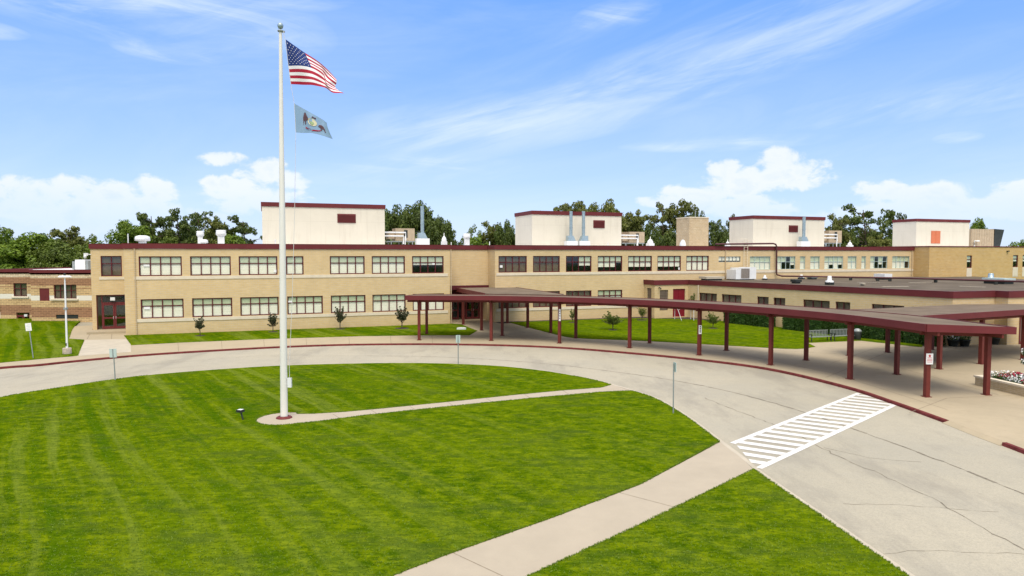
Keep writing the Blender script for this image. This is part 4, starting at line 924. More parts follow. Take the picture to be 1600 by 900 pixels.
m = MB().box(0, L * .95, .2, .4, 0, .29); m.box(0, L * .95, 2.6, 2.8, 0, .29); m.build('skid', 'grey_metal', t)
m = MB().tube([(L * .05, -.3, .3), (L * .05, -.3, 1.2), (L * .2, -.3, 1.2)], .12, 8); m.build('duct', 'white_metal', t)
# chimney stack and satellite dish
pl = FP.off(8); u0, u1 = pl.u(1077, 10), pl.u(1107, 10); x, y = pl.w((u0 + u1) / 2); zt = zon(pl, 1090, 339); r = (u1 - u0) / 2
t = thing('chimney', 'square tan brick chimney stack on the long roof', 'chimney', (x, y, ROOF), FP.a)
MB().box(-r, r, 0, 2 * r, 0, zt - ROOF - .12).build('stack', 'brick_stack', t); MB().box(-r - .06, r + .06, -.06, 2 * r + .06, zt - ROOF - .115, zt - ROOF).build('cap', 'limestone', t)
m = MB().tube([(-.3, .5, zt - ROOF), (-.3, .5, zt - ROOF + 1.1)], .035, 6); m.tube([(0, .8, zt - ROOF), (0, .8, zt - ROOF + .9)], .025, 6); m.tube([(-.1, .8, zt - ROOF + .8), (.15, .8, zt - ROOF + .8)], .02, 5); m.build('antenna', 'grey_metal', t)
t = thing('roof_vent', 'round white domed vent partly hidden by the brick chimney', 'vent', (*at_plane(FP.off(9.5), 1074, 9), ROOF), FP.a)
MB().lathe([(.95, 0), (.95, .3)], 24).build('curb', 'grey_metal', t); MB().lathe([(1.05, .3), (1.05, .5), (1.0, .85), (.8, 1.25), (.5, 1.5), (0, 1.6)], 24).build('cap', 'white_metal', t)
# small pipes poking from the roof
for px, hh in ((200, .9), (430, .5), (765, .45), (705, .35), (950, .4)):
    x, y = at_plane(FP.off(4 if 702 < px < 775 else 1.5), px, 9); o = MB().tube([(0, 0, 0), (0, 0, .3 + hh)], .05, 6).build('vent_pipe', 'white_metal'); o.location = (x, y, ROOF)
    tag(o, {200: 'thin white pipe at the corner above the side entrance', 430: 'thin dark-looking pipe before the first penthouse', 765: 'short pipe above the recessed entrance', 705: 'short stub pipe between domed and flared vents', 950: 'short stub pipe before the second penthouse'}[px], 'pipe', 'vent pipes on the long roof')
# things on the wing roof
WR = 4.33
def onwing(px, py):
    x, y = G(px, py, WR); lim = at_plane(FP.off(-2.4), px, 4.5)      # never inside the long facade
    return (x, y, WR) if y < lim[1] else (*lim, WR)
t = thing('air_conditioner', 'large white rooftop air conditioner with grey louvred face below the ladder', 'rooftop unit', onwing(1166, 434), FP.a)
L = 2.8; m = MB().box(-L * .55, -L * .32, 0, 1.8, .1, 1.25); m.box(-L * .31, L * .12, 0, 2., .1, 1.5); m.box(L * .13, L * .56, .1, 1.9, .1, 1.55); m.build('cabinet', 'white_metal', t)
m = MB()
for k in range(9): m.box(-L * .27 + k * .14, -L * .27 + k * .14 + .07, -.05, -.003, .2, 1.4)
m.build('louvre', 'screen_brown', t); MB().box(-L * .5, L * .5, .2, 1.8, 0, .09).build('base', 'dark_metal', t)
def cap_vent(px, py, hpx, wpx, label, m='white_metal'):
    x, y, z = onwing(px, py); h = hpx / F * y; r = wpx / F * y / 2
    t = thing('roof_vent', label, 'vent', (x, y, z), FP.a, 'vents on the low wing roof')
    MB().box(-r * .8, r * .8, -r * .8, r * .8, 0, h * .3).build('curb', 'dark_metal', t)
    MB().lathe([(r, h * .28), (r, h * .45), (r * .55, h * .5), (r * .5, h * .9), (r * .4, h), (0, h)], 14).build('cap', m, t)
cap_vent(1296, 445, 14, 12, 'white stepped vent nearest the edge of the low wing roof'); cap_vent(1252, 431, 7, 9, 'small white vent at the foot of the long facade'); cap_vent(1195, 431, 7, 7, 'small white vent right of the large air conditioner')
cap_vent(1548, 441, 14, 15, 'round ribbed metal fan at the right of the low wing roof', 'galvanised')
def low_unit(px, py, wpx, hpx, label, m='white_metal', dp_=1.6):
    x, y, z = onwing(px, py); s = y / F; L = wpx * s; h = hpx * s
    t = thing('roof_hatch', label, 'rooftop unit', (x, y, z), FP.a, 'low boxes on the wing roof')
    MB().box(-L * .4, L * .4, .1, dp_ - .1, 0, h * .4).build('curb', 'dark_metal', t); MB().box(-L / 2, L / 2, 0, dp_, h * .41, h).build('lid', m, t)
low_unit(1248, 443, 12, 6, 'small dark low box left of the white stepped vent', 'dark_metal', .8); low_unit(1273, 436.5, 13, 5, 'low grey hatch behind the white stepped vent', 'grey_metal', .9)
low_unit(1388, 437, 16, 9, 'white box unit before the last facade window'); low_unit(1578, 444, 26, 9, 'wide pale metal hatch at the right edge', 'sign_back', 2.4); low_unit(1118, 434, 34, 6, 'long pale low skylight left of the air conditioner', 'light_concrete', 1.5)
low_unit(1350, 446, 6, 4, 'tiny pale cap on the middle of the low roof', 'light_concrete', .4)
# dark red pipe from the roof down and along
pq = [FP.w(uw(1118), .35), FP.w(uw(1205), .35)]
up = FP.off(-.3); pts = [(*up.w(up.u(1118, 8.6)), 8.72), (*up.w(up.u(1208, 8.6)), 8.85), (*up.w(up.u(1212, 8.6)), 8.75), (*up.w(up.u(1213.5, 8.6)), 8.5), (*up.w(up.u(1213.5, 6)), 5.2), (*up.w(up.u(1214, 5)), 4.85), (*FP.off(-.6).w(up.u(1219, 5)), 4.68)]
e2 = G(1420, 434.8, 4.72); e3 = G(1600, 440, 4.75); e4 = G(1700, 443, 4.75)
pts += [(*e2, 4.72), (*e3, 4.75), (*e4, 4.75)]
t = thing('rooftop_pipe', 'thick dark red pipe running down the facade and across the low roof', 'pipe', (0, 0, 0))
MB().tube(pts, .105, 8).build('pipe', 'dark_pipe', t)
for px in (1329, 1372, 1391, 1462, 1556):
    q = G(px, 434.8 + (px - 1420) * .0289, 4.72)
    if px < 1420: a_ = Vector(FP.off(-.6).w(up.u(1219, 5))); b_ = Vector(e2); q = min((a_.lerp(b_, k / 200) for k in range(200)), key=lambda v: abs(800 + F * v.x / v.y - px))
    MB().box(q[0] - .15, q[0] + .15, q[1] - .1, q[1] + .1, 4.33, 4.64).build('pipe_support', 'dark_metal', t)
# roof ladder
t = thing('roof_ladder', 'pale steel ladder fixed to the facade between the low ribbon window and the pipe', 'ladder', (*FP.w(uw(1163), -.25), 0), FP.a)
for x in (-.28, .28): MB().tube([(x, 0, 4.35), (x, 0, 9.3), (x, .6, 9.45)], .03, 6).build('rail', 'limestone', t)
m = MB()
for k in range(14): m.tube([(-.28, 0, 4.7 + k * .33), (.28, 0, 4.7 + k * .33)], .015, 5)
m.build('rungs', 'limestone', t)
# annex roof unit
x = ax(125, 80); t = thing('air_conditioner', 'white boxy air conditioner on the roof of the brick annex', 'rooftop unit', (x, 80, 5.6), 0)
MB().box(-.55, .6, 0, 1.5, .1, 1.25).build('cabinet', 'white_metal', t); MB().box(-.95, -.57, .1, 1.3, .1, 1.05).build('side_cabinet', 'grey_metal', t); MB().box(.62, .9, .1, 1.3, .1, 1.1).build('side_cabinet', 'grey_metal', t)
MB().box(-.8, .8, .1, 1.3, 0, .09).build('base', 'dark_metal', t)

# ------------------------------------------------------------------ flagpole and flags
PX, PY = G(444, 653)
def zat(px, py, Y_=PY): r = ray(px, py); t = Y_ / r[1]; return (r[0] * t, CH + r[2] * t)
ZT = zat(438, 50)[1]; lean = zat(438.4, 60)[0] - PX
t = thing('flagpole', 'tall white flagpole with silver ball top on the lawn', 'flagpole', (PX, PY, 0))
def pole_x(z): return lean * z / ZT
MB().tube([(0, 0, 0), (pole_x(5), 0, 5), (pole_x(11), 0, 11), (lean, 0, ZT)], [.165, .15, .12, .07], 24).build('pole', 'pole_paint', t)
MB().lathe([(.36, 0), (.36, .03), (.30, .07), (.22, .10), (.2, .10)], 24).build('base_collar', 'maroon', t)
MB().lathe([(0, -.15), (.09, -.12), (.13, -.03), (.13, .04), (.09, .11), (0, .16)], 16, (lean, 0, ZT + .27)).build('ball', 'galvanised', t)
m = MB().lathe([(.09, 0), (.13, .02), (.13, .07), (.03, .1), (.03, .2)], 14, (lean, 0, ZT)); m.box(lean, lean + .2, -.03, .03, ZT - .02, ZT + .05); m.build('truck', 'grey_metal', t)
MB().box(.19, .37, -.07, .05, 1.42, 1.85).build('cleat_box', 'white_metal', t)
hx = lambda px, py: zat(px, py)[0] - PX
rope = [(lean + .15, -.05, ZT)] + [(hx(a, b), -.05, zat(a, b)[1]) for a, b in ((446, 62), (455, 132), (460.3, 161.8), (462.8, 207.4), (461, 330), (457, 470), (452.5, 575))] + [(.3, -.05, 1.8)]
MB().tube(rope, .012, 5).build('halyard', 'rope', t)
def surf(grid):
    """bicubic-ish surface from rows of photo readings -> function (u,v) -> world (x, z)"""
    rows = []
    for r in grid: rows.append([Vector((*zat(px, py), d)) for px, py, d in r])
    def cat(P, t):
        n = len(P) - 1; x = min(max(t, 0), 1) * n; i = min(int(x), n - 1); f = x - i
        a = P[i - 1] if i else 2 * P[0] - P[1]; b, c = P[i], P[i + 1]; d = P[i + 2] if i + 2 <= n else 2 * P[n] - P[n - 1]
        return .5 * ((2 * b) + (c - a) * f + (2 * a - 5 * b + 4 * c - d) * f * f + (3 * b - a - 3 * c + d) * f ** 3)
    def fn(u, v):
        q = cat([cat(r, u) for r in rows], v); return Vector((q.x - PX, -.05 + q.z, q.y))
    return fn
usg = [[(447, 62, 0), (462, 73, -.10), (476, 82, .10), (494, 93, .30), (511, 108, .10), (525, 123, .15)],
       [(449.5, 85, 0), (466, 90, -.16), (482, 95, .05), (500, 104, .30), (514, 118, .0), (526, 128, .1)],
       [(451, 101, 0), (469, 102.5, -.18), (487, 105, -.08), (502, 113, .28), (511, 127, -.12), (524, 136, .0)],
       [(453, 117, 0), (472, 118.5, -.14), (490, 121, -.16), (505, 127, .10), (516, 137, -.25), (531, 143, -.1)],
       [(455, 132, 0), (474, 133.5, -.08), (493, 135.5, -.2), (509, 138, -.05), (524, 148, -.35), (539, 147, -.1)]]
sf = surf(usg)
fl = MB(); NU, NV = 40, 39; vs = []
for j in range(NV + 1):
    for i in range(NU + 1):
        p = sf(i / NU, j / NV); p.y += .05 * sin(i * .55 + j * .25) * (i / NU); vs.append(p)
def fidx(i, j): return j * (NU + 1) + i
fl.add(vs, [], 0)
for j in range(NV):
    for i in range(NU):
        st = j * 13 // NV; c = 2 if (i < .4 * NU and st < 7) else (0 if st % 2 == 0 else 1)
        fl.f.append((fidx(i, j), fidx(i + 1, j), fidx(i + 1, j + 1), fidx(i, j + 1))); fl.mi.append(c); fl.sm.append(True)
def sfw(u, v): p = sf(u, v); p.y += .05 * sin(u * NU * .55 + v * NV * .25) * u; return p
def decal(mb, fn, c, shape, mi, off=.02):
    for sgn in (-1, 1):
        vs = [fn(c[0] + a, c[1] + b) + Vector((0, off * sgn, 0)) for a, b in shape]; mb.add(vs, [tuple(range(len(vs)))], mi)
star = [((.017 if k % 2 == 0 else .007) * sin(k * pi / 5) / 1.5, -(.017 if k % 2 == 0 else .007) * cos(k * pi / 5)) for k in range(10)]
for r in range(9):
    for c in range(6 if r % 2 == 0 else 5):
        decal(fl, sfw, (.4 * (c * 2 + (1 if r % 2 == 0 else 2)) / 12, 7 / 13 * (r + 1) / 10), star, 1)
t2 = fl.build('flag', ['flag_red', 'flag_white', 'flag_blue'], fix=False); t2.location = (PX, PY, 0)
tag(t2, 'american flag with stars and stripes flying at the top of the pole', 'flag')
sg = [[(460.3, 161.8, 0), (474, 169.5, .1), (488, 177.5, -.05), (503, 186, .1), (511, 192, 0)],
      [(461.5, 184, 0), (474, 187, .08), (488, 191, -.12), (502, 197, .05), (513.5, 202, 0)],
      [(462.8, 207.4, 0), (475, 208, .05), (489, 209.2, -.15), (504, 212.3, .0), (520, 217.5, .05)]]
ss = surf(sg); fs_ = MB(); vs = []
NU, NV = 24, 16
for j in range(NV + 1):
    for i in range(NU + 1): vs.append(ss(i / NU, j / NV))
fs_.add(vs, [(j * (NU + 1) + i, j * (NU + 1) + i + 1, (j + 1) * (NU + 1) + i + 1, (j + 1) * (NU + 1) + i) for j in range(NV) for i in range(NU)], 0, True)
def circ(r, sy=1.5, n=14): return [(r * cos(2 * pi * k / n), r * sy * sin(2 * pi * k / n)) for k in range(n)]
decal(fs_, ss, (.52, .50), circ(.125), 2, .02)                      # shield
decal(fs_, ss, (.52, .56), [(-.05, -.06), (.05, -.06), (.05, .02), (0, .1), (-.05, .02)], 3, .03)
decal(fs_, ss, (.55, .22), [(-.05, .05), (-.02, -.06), (.02, -.03), (.06, -.07), (.06, .04)], 1, .025)
decal(fs_, ss, (.31, .42), [(-.06, .30), (-.07, .0), (-.04, -.25), (.0, -.28), (.03, -.18), (.09, -.05), (.10, .05), (.03, .08), (.02, .25), (-.01, .25), (-.01, .1), (-.04, .12)], 1, .02)
decal(fs_, ss, (.77, .50), [(-.10, .10), (-.08, .0), (-.02, -.06), (.05, -.02), (.09, .12), (.10, .28), (.07, .28), (.05, .14), (.0, .16), (-.01, .26), (-.04, .26), (-.04, .14)], 1, .02)
decal(fs_, ss, (.52, .78), [(-.20, -.02), (-.12, .03), (-.04, .05), (.06, .05), (.14, .02), (.22, -.04), (.20, .02), (.10, .09), (0, .12), (-.10, .09), (-.2, .04)], 4, .022)
t3 = fs_.build('flag', ['state_blue', 'emblem_dark', 'emblem_cream', 'emblem_green', 'flag_red'], fix=False); t3.location = (PX, PY, 0)
tag(t3, 'pale blue state flag with horses and shield hanging lower on the rope', 'flag')

# flood light in the lawn
x, y = G(377.5, 656)
t = thing('floodlight', 'small black floodlight on a tilted stem in the lawn', 'floodlight', (x, y, 0), -.3)
MB().tube([(.08, 0, 0), (-.03, 0, .36)], .035, 8).build('stem', 'dark_metal', t)
m = MB().box(-.17, .10, -.14, .10, .36, .47); o = m.build('lamp_head', 'dark_metal', t); MB().box(-.14, .08, -.12, .08, .472, .48).build('lens', 'white_metal', t)

# ------------------------------------------------------------------ lamp post, signs
x, y = G(105, 553)
t = thing('street_lamp', 'white street lamp on a round concrete base beside the side entrance walk', 'street lamp', (x, y, 0))
MB().lathe([(.30, 0), (.30, .42), (.27, .46), (0, .46)], 16).build('base', 'concrete_block', t)
MB().tube([(0, 0, .46), (0, 0, 1.0), (0, 0, 5.7)], [.08, .07, .05], 12).build('pole', 'white_metal', t)
MB().box(-.035, .035, -.105, -.07, .62, .82).build('access_cover', 'dark_metal', t)
MB().box(-.1, .1, -.12, .12, 3.35, 3.5).build('bracket', 'grey_metal', t)
m = MB(); m.add([(-.42, -.2, 5.78), (.42, -.2, 5.78), (.42, .2, 5.78), (-.42, .2, 5.78), (-.3, -.14, 5.9), (.3, -.14, 5.9), (.3, .14, 5.9), (-.3, .14, 5.9)], [(3, 2, 1, 0), (4, 5, 6, 7), (0, 1, 5, 4), (1, 2, 6, 5), (2, 3, 7, 6), (3, 0, 4, 7)]); m.build('lamp_head', 'white_metal', t)
MB().box(-.05, .05, -.05, .05, 5.9, 6.08).build('photocell', 'dark_metal', t)
def sign(base, top_y, label, panel_w, panel_h, mp, tilt=0., rz=0., thick=.02, text=None, over=.0):
    x, y = G(*base); s = y / F; H_ = (base[1] - top_y) * s
    t = thing('sign_post', label, 'sign', (x, y, 0), rz); t.rotation_euler = (0, tilt, rz)
    MB().tube([(0, 0, -.05), (0, 0, H_ - .05)], .032, 8).build('post', 'grey_metal', t)
    for k in range(1): MB().box(-panel_w / 2, panel_w / 2, -.05 - thick, -.05, H_ - panel_h, H_).build('panel', mp, t)
    if text:
        m = MB()
        for k in range(4): m.box(-panel_w * .3, panel_w * .3, -.055 - thick, -.051 - thick, H_ - panel_h * (.25 + .2 * k), H_ - panel_h * (.25 + .2 * k) + .03)
        m.build('lettering', text, t)
    else: MB().box(-.035, .035, -.058 - thick, -.051 - thick, H_ - panel_h + .02, H_ - .02).build('channel', 'grey_metal', t)
sign((52, 560), 504, 'leaning white sign on the left lawn beside the street lamp', .42, .55, 'white_paint', -.10, 0, text='sign_back')
sign((180, 594), 544, 'grey-backed sign by the inner kerb at the left', .42, .52, 'sign_back', -.03)
sign((716, 569), 523, 'grey-backed sign by the inner kerb right of the flagpole', .30, .52, 'sign_back', 0)
sign((1052, 646), 565, 'sign seen edge-on as a thin line by the inner kerb near the crosswalk', .3, .45, 'sign_back', .01, radians(101))

# ------------------------------------------------------------------ benches, bin, planters
x, y = G(1287, 535); bpl = Plane(G(1266, 535.5), G(1344, 531.5))
def bench(label, u):
    t = thing('park_bench', label, 'bench', (*bpl.w(u, .4), 0), bpl.a, 'benches beside the courtyard lawn')
    m = MB()
    for k in range(14): m.box(-1.1 + k * .16, -1.1 + k * .16 + .06, .18, .21, .45, .95)
    m.box(-1.1, 1.1, .17, .22, .92, .97); m.build('backrest', 'grey_metal', t)
    m = MB()
    for k in range(5): m.box(-1.1, 1.1, -.32 + k * .1, -.32 + k * .1 + .06, .42, .45)
    m.build('seat', 'grey_metal', t)
    for s_ in (-1, 1):
        for yy in (-.3, .16): MB().box(s_ * 1.05 - .03, s_ * 1.05 + .03, yy, yy + .05, 0, .42 if yy > 0 else .65).build('leg', 'dark_metal', t)
        MB().box(s_ * 1.05 - .03, s_ * 1.05 + .03, -.3, .2, .65, .69).build('armrest', 'dark_metal', t)
bench('left of the two dark slatted benches beside the courtyard lawn', 1.3); bench('right of the two dark slatted benches, next to the bin', 3.75)
x, y = G(1339.5, 531)
t = thing('waste_bin', 'round dark waste bin at the end of the two benches', 'bin', (x, y, 0))
MB().lathe([(.26, 0), (.30, .1), (.32, .7), (.3, .74)], 18).build('body', 'dark_metal', t); MB().lathe([(.33, .74), (.34, .8), (.22, .95), (.1, 1.0), (0, 1.0)], 18).build('lid', 'grey_metal', t)
def leafcard(mb, c, n, r, sz, tint, mi=0, flat=1., shell=.55):
    for _ in range(n):
        while True:
            d = Vector((random.uniform(-1, 1), random.uniform(-1, 1), random.uniform(-1, 1)))
            if .05 < d.length < 1: break
        d = d.normalized() * (shell + (1 - shell) * random.random()) if random.random() < .8 else d
        p = c + Vector((d.x * r, d.y * r, d.z * r * flat))
        nrm = (d + Vector((random.gauss(0, .5), random.gauss(0, .5), random.gauss(.4, .5)))).normalized()
        a = nrm.orthogonal().normalized(); a.rotate(Matrix.Rotation(random.uniform(0, 6.28), 3, nrm)); b = nrm.cross(a)
        s = sz * random.uniform(.6, 1.35); k = len(mb.v)
        mb.v += [tuple(p - a * s), tuple(p + b * s * .55 - a * s * .1), tuple(p + a * s), tuple(p - b * s * .55 + a * s * .1)]
        mb.f.append((k, k + 1, k + 2, k + 3)); mb.mi.append(mi); mb.sm.append(False); mb.tint += [tint] * 4
pb = [(26.8, 38.7), (27.5, 33.4), (34, 33.4), (34, 39.4)]
t = thing('raised_planter', 'low yellow brick planter wall with pale coping at the right edge', 'planter', (0, 0, 0))
MB().sweep(pb[::-1], [(-.2, 0), (0.02, 0), (0.02, .46), (-.2, .46)], closed=True).build('wall', 'planter_brick', t)
MB().sweep(pb[::-1], [(-.26, .462), (0.08, .462), (0.08, .56), (-.26, .56)], closed=True).build('coping', 'limestone', t)
MB().prism([(p[0] + (.2 if p[0] < 30 else -.2), p[1] + (.2 if p[1] < 36 else -.2)) for p in pb], .05, .44).build('soil', 'mulch', t)
def flower_mesh(col, seed, R=.36, fl_=26):
    random.seed(seed); st_ = MB(); leafcard(st_, Vector((0, 0, .12)), 130, R, .06, .5, flat=.5)
    for _ in range(130): st_.tint  # keep attribute length aligned
    fw_ = MB(); leafcard(fw_, Vector((0, 0, .22)), fl_ * 3, R * 1.0, .055, .5, flat=.45, shell=.85)
    return st_, fw_
protos = {}
for cname, mname in (('white', 'flower_white'), ('crimson', 'flower_red')):
    a, b = flower_mesh(mname, 5 if cname == 'white' else 6)
    t = bpy.data.objects.new('flowering_plant', None); S.collection.objects.link(t)
    a.build('foliage', 'hedge_leaf', t, fix=False); b.build('blossoms', mname, t, fix=False); protos[cname] = t
random.seed(77); rows_ = [(i, j) for j in range(9) for i in range(9)]; used = {'white': False, 'crimson': False}; cnt = 0
for i, j in rows_:
    x = 27.6 + i * .70 + random.uniform(-.1, .1); y = 33.9 + j * .6 + random.uniform(-.1, .1)
    c = 'crimson' if ((j * 3 + i) % 5 in (1, 2) and random.random() < .8) else 'white'
    if x > 31.8: continue
    o = protos[c] if not used[c] else copy_tree(protos[c]); used[c] = True
    o.location = (x, y, .44); o.rotation_euler = (0, 0, random.uniform(0, 6)); s_ = random.uniform(.85, 1.2); o.scale = (s_, s_, s_)
    tag(o, ('white flowering plant in the brick planter bed' if c == 'white' else 'crimson flowering plant in the brick planter bed'), 'flower', 'white flowers in the brick planter' if c == 'white' else 'crimson flowers in the brick planter')
def pot(px, py, label, wf=True, sc=1., tall=.5):
    x, y = G(px, py); t = thing('flower_pot', label, 'planter', (x, y, 0), 0, 'flower pots near the right-hand entrance'); t.scale = (sc, sc, sc)
    MB().lathe([(.30, 0), (.42, tall), (.46, tall), (.46, tall + .06), (.3, tall + .06)], 16).build('pot', 'dark_metal', t)
    m = MB(); leafcard(m, Vector((0, 0, tall + .25)), 220, .5, .07, .5, flat=.7); m.build('foliage', 'hedge_leaf', t, fix=False)
    if wf: m = MB(); leafcard(m, Vector((0, 0, tall + .32)), 90, .5, .065, .5, flat=.8, shell=.9); m.build('blossoms', 'flower_white', t, fix=False)
pot(1489, 541, 'dark pot full of white flowers left of the second pot'); pot(1507, 541, 'dark pot with green foliage and no flowers', False); pot(1553, 538, 'dark pot of foliage beside the entrance doors', False)
x, y = G(1600, 590); t = thing('flower_stand', 'tall stand of white hanging flowers at the right edge above the planter', 'planter', (x + .2, y, 0))
MB().tube([(0, 0, 0), (0, 0, 1.7)], .04, 8).build('pole', 'dark_metal', t)
m = MB(); leafcard(m, Vector((0, 0, 1.55)), 200, .38, .07, .5, flat=.7); leafcard(m, Vector((0, 0, .95)), 160, .36, .07, .5, flat=.7); m.build('foliage', 'hedge_leaf', t, fix=False)
m = MB(); leafcard(m, Vector((0, 0, 1.6)), 130, .38, .07, .5, flat=.7, shell=.9); leafcard(m, Vector((0, 0, .98)), 110, .36, .07, .5, flat=.7, shell=.9); m.build('blossoms', 'flower_white', t, fix=False)
# low white utility cover in the strip lawn
x, y = G(721, 515); o = MB().box(-.45, .45, -.2, .2, 0, .16).box(-.3, .3, -.15, .15, .16, .2).build('utility_box', 'white_metal'); o.location = (x, y, .02); tag(o, 'low white utility box in the grass by the main entrance', 'utility box')
# slanted pale handrails by the red door
for k, (a, b, lb) in enumerate([((1065, 501), (1060, 483), 'slanted white handrail before the red door'), ((1084, 501), (1085, 486), 'white handrail right of the red door')]):
    x, y = G(*a); t = thing('handrail', lb, 'handrail', (x, y, 0), 0, 'rails by the red door')
    x2 = (b[0] - a[0]) / F * y; MB().tube([(0, 0, 0), (x2, .3, 1.25)], .03, 6).build('rail', 'white_metal', t); MB().tube([(x2, .3, 1.25), (x2 * 1.1, 1.6, 1.25), (x2 * 1.1, 1.6, 0)], .03, 6).build('post', 'white_metal', t)

# ------------------------------------------------------------------ clipped hedge blocks along the wing
def hedge_mesh(seed):
    random.seed(seed); m = MB(); w_, d_, h_ = .72, .52, 1.35
    for _ in range(2600):
        f = random.choice('ffffttlrb'); x, y, z = random.uniform(-w_, w_), random.uniform(-d_, d_), random.uniform(.02, h_)
        if f == 'f': y = -d_
        elif f == 't': z = h_
        elif f == 'l': x = -w_
        elif f == 'r': x = w_
        else: y = d_
        rr = .12; p = Vector((x, y, z))
        for ax_, lim in ((0, w_), (1, d_)):                       # rounded shoulders
            if abs(p[ax_]) > lim - rr and z > h_ - rr: p[ax_] *= 1 - .1 * (z - h_ + rr) / rr
        p += Vector([random.gauss(0, .025) for _ in range(3)]); nrm = Vector([random.gauss(0, 1) for _ in range(3)]).normalized(); a = nrm.orthogonal(); b = nrm.cross(a); s = random.uniform(.035, .075); k = len(m.v)
        m.v += [tuple(p - a * s), tuple(p - b * s * .6), tuple(p + a * s), tuple(p + b * s * .6)]; m.f.append((k, k + 1, k + 2, k + 3)); m.mi.append(0); m.sm.append(False); m.tint += [random.random()] * 4
    k = len(m.v); m.box(-w_ + .07, w_ - .07, -d_ + .07, d_ - .07, 0, h_ - .07); m.tint += [.0] * 8
    return m
random.seed(5); hp = None; U0 = 6.4; nh = 15
places = [i for i in range(nh) if i not in (4,)]
for i in places:
    u = U0 + i * 1.5; x, y = wp.w(u, -1.0)
    if hp is None: hp = hedge_mesh(9).build('hedge', 'hedge_leaf', fix=False); o = hp
    else: o = hp.copy(); S.collection.objects.link(o)
    o.location = (x, y, 0); o.rotation_euler = (0, 0, wp.a + (pi if i % 2 else 0)); o.scale = (.97, 1, random.uniform(.93, 1.08))
    ORD = ['first', 'second', 'third', 'fourth', 'fifth', 'sixth', 'seventh', 'eighth', 'ninth', 'tenth', 'eleventh', 'twelfth', 'thirteenth', 'fourteenth']
    tag(o, 'clipped green hedge block, %s from the red door end of the wing wall' % ORD[places.index(i)], 'hedge', 'clipped hedge blocks along the low wing')

# ------------------------------------------------------------------ trees
def limb(mb, a, b, r0, r1, n=7, bend=.1):
    a, b = Vector(a), Vector(b); L = (b - a).length; pts = []
    off = Vector((random.gauss(0, bend), random.gauss(0, bend), 0)) * L
    for k in range(5): t = k / 4; pts.append(a.lerp(b, t) + off * sin(pi * t))
    mb.tube(pts, [r0 + (r1 - r0) * k / 4 for k in range(5)], n); return pts
def tree_proto(kind, seed):
    """trunk and crown meshes for a tree 12 m tall"""
    random.seed(seed); tk = MB(); cw_ = MB(); clumps = []
    if kind == 'round':
        limb(tk, (0, 0, -1), (0, 0, 6), .35, .2, 9, .02)
        for _ in range(120):
            th = random.uniform(0, 2 * pi); ph = random.uniform(-.5, 1); q = random.uniform(.55, 1); rr = 5.2 * q * math.sqrt(max(0, 1 - ph * ph)) 
            clumps.append((Vector((rr * cos(th), rr * sin(th), 6.6 + 5.0 * ph * q)), random.uniform(.8, 1.4)))
        dens, lf = 105, .23
    elif kind == 'bushy':
        limb(tk, (0, 0, -1), (0, 0, 5), .3, .15, 9, .03)
        for _ in range(95):
            z = random.uniform(1.2, 11.3); wd = 3.9 * math.sqrt(max(.05, 1 - ((z - 5) / 6.6) ** 2)); th = random.uniform(0, 2 * pi); q = random.uniform(.4, 1)
            clumps.append((Vector((wd * q * cos(th), wd * q * sin(th), z)), random.uniform(.7, 1.25)))
        dens, lf = 110, .21
    elif kind in ('pine', 'pine2'):
        top = Vector((random.gauss(0, .4), random.gauss(0, .4), 11.4)); pts = limb(tk, (0, 0, -1), top, .3, .06, 9, .03)
        nb = 24 if kind == 'pine' else 34
        for i in range(nb):
            z = 3.2 + 8.4 * (i + random.random()) / nb; th = i * 2.4 + random.gauss(0, .3); L = (3.9 if kind == 'pine' else 2.9) * (1.08 - ((z - 6.5) / 7.5) ** 2) * random.uniform(.55, 1.1)
            a = Vector((top.x * z / 12, top.y * z / 12, z - .7)); b = a + Vector((L * cos(th), L * sin(th), random.uniform(.2, 1.0))); limb(tk, a, b, .07, .025, 5)
            for f in (.35, .5, .65, .8, .9, 1.0, 1.1):
                if random.random() < .85: clumps.append((a.lerp(b, f) + Vector((random.gauss(0, .35), random.gauss(0, .35), random.gauss(.1, .3))), random.uniform(.3, .8)))
        dens, lf = 125, .20
    else:   # loose broadleaf with gaps
        limb(tk, (0, 0, -1), (.2, 0, 7), .3, .15, 9, .04)
        for i in range(16):
            z = random.uniform(3.2, 8); th = random.uniform(0, 6.28); L = random.uniform(2, 4.2); a = Vector((0, 0, z - 1)); b = a + Vector((L * cos(th), L * sin(th), random.uniform(1.2, 3.8))); limb(tk, a, b, .1, .03, 5)
            for f in (.4, .55, .7, .82, .95, 1.05, 1.15): clumps.append((a.lerp(b, f) + Vector([random.gauss(0, .5) for _ in range(3)]), random.uniform(.35, 1.0)))
        for _ in range(10): clumps.append((Vector((random.gauss(0, 1.3), random.gauss(0, 1.3), random.uniform(8.5, 11.4))), random.uniform(.6, 1.0)))
        dens, lf = 115, .20
    for c, r in clumps: leafcard(cw_, c, int(dens * r * r), r, lf, random.random(), flat=.62 if kind[0] == 'p' else .8)
    return tk, cw_
KM = {'round': 'leaf_dark', 'bushy': 'leaf_bright', 'pine': 'leaf_dark', 'pine2': 'leaf_olive', 'loose': 'leaf_mid'}
PRO = {}
def proto(kind, v, lm=None):
    key = (kind, v, lm)
    if key not in PRO:
        tk, cw_ = tree_proto(kind, hash_(kind) + v); e = bpy.data.objects.new('tree', None); S.collection.objects.link(e)
        tk.build('trunk', 'bark', e, fix=False); cw_.build('crown', lm or KM[kind], e, fix=False); PRO[key] = [e, False]
    p = PRO[key]
    if not p[1]: p[1] = True; return p[0]
    return copy_tree(p[0])
def hash_(s): return sum(ord(c) * (i + 3) for i, c in enumerate(s))
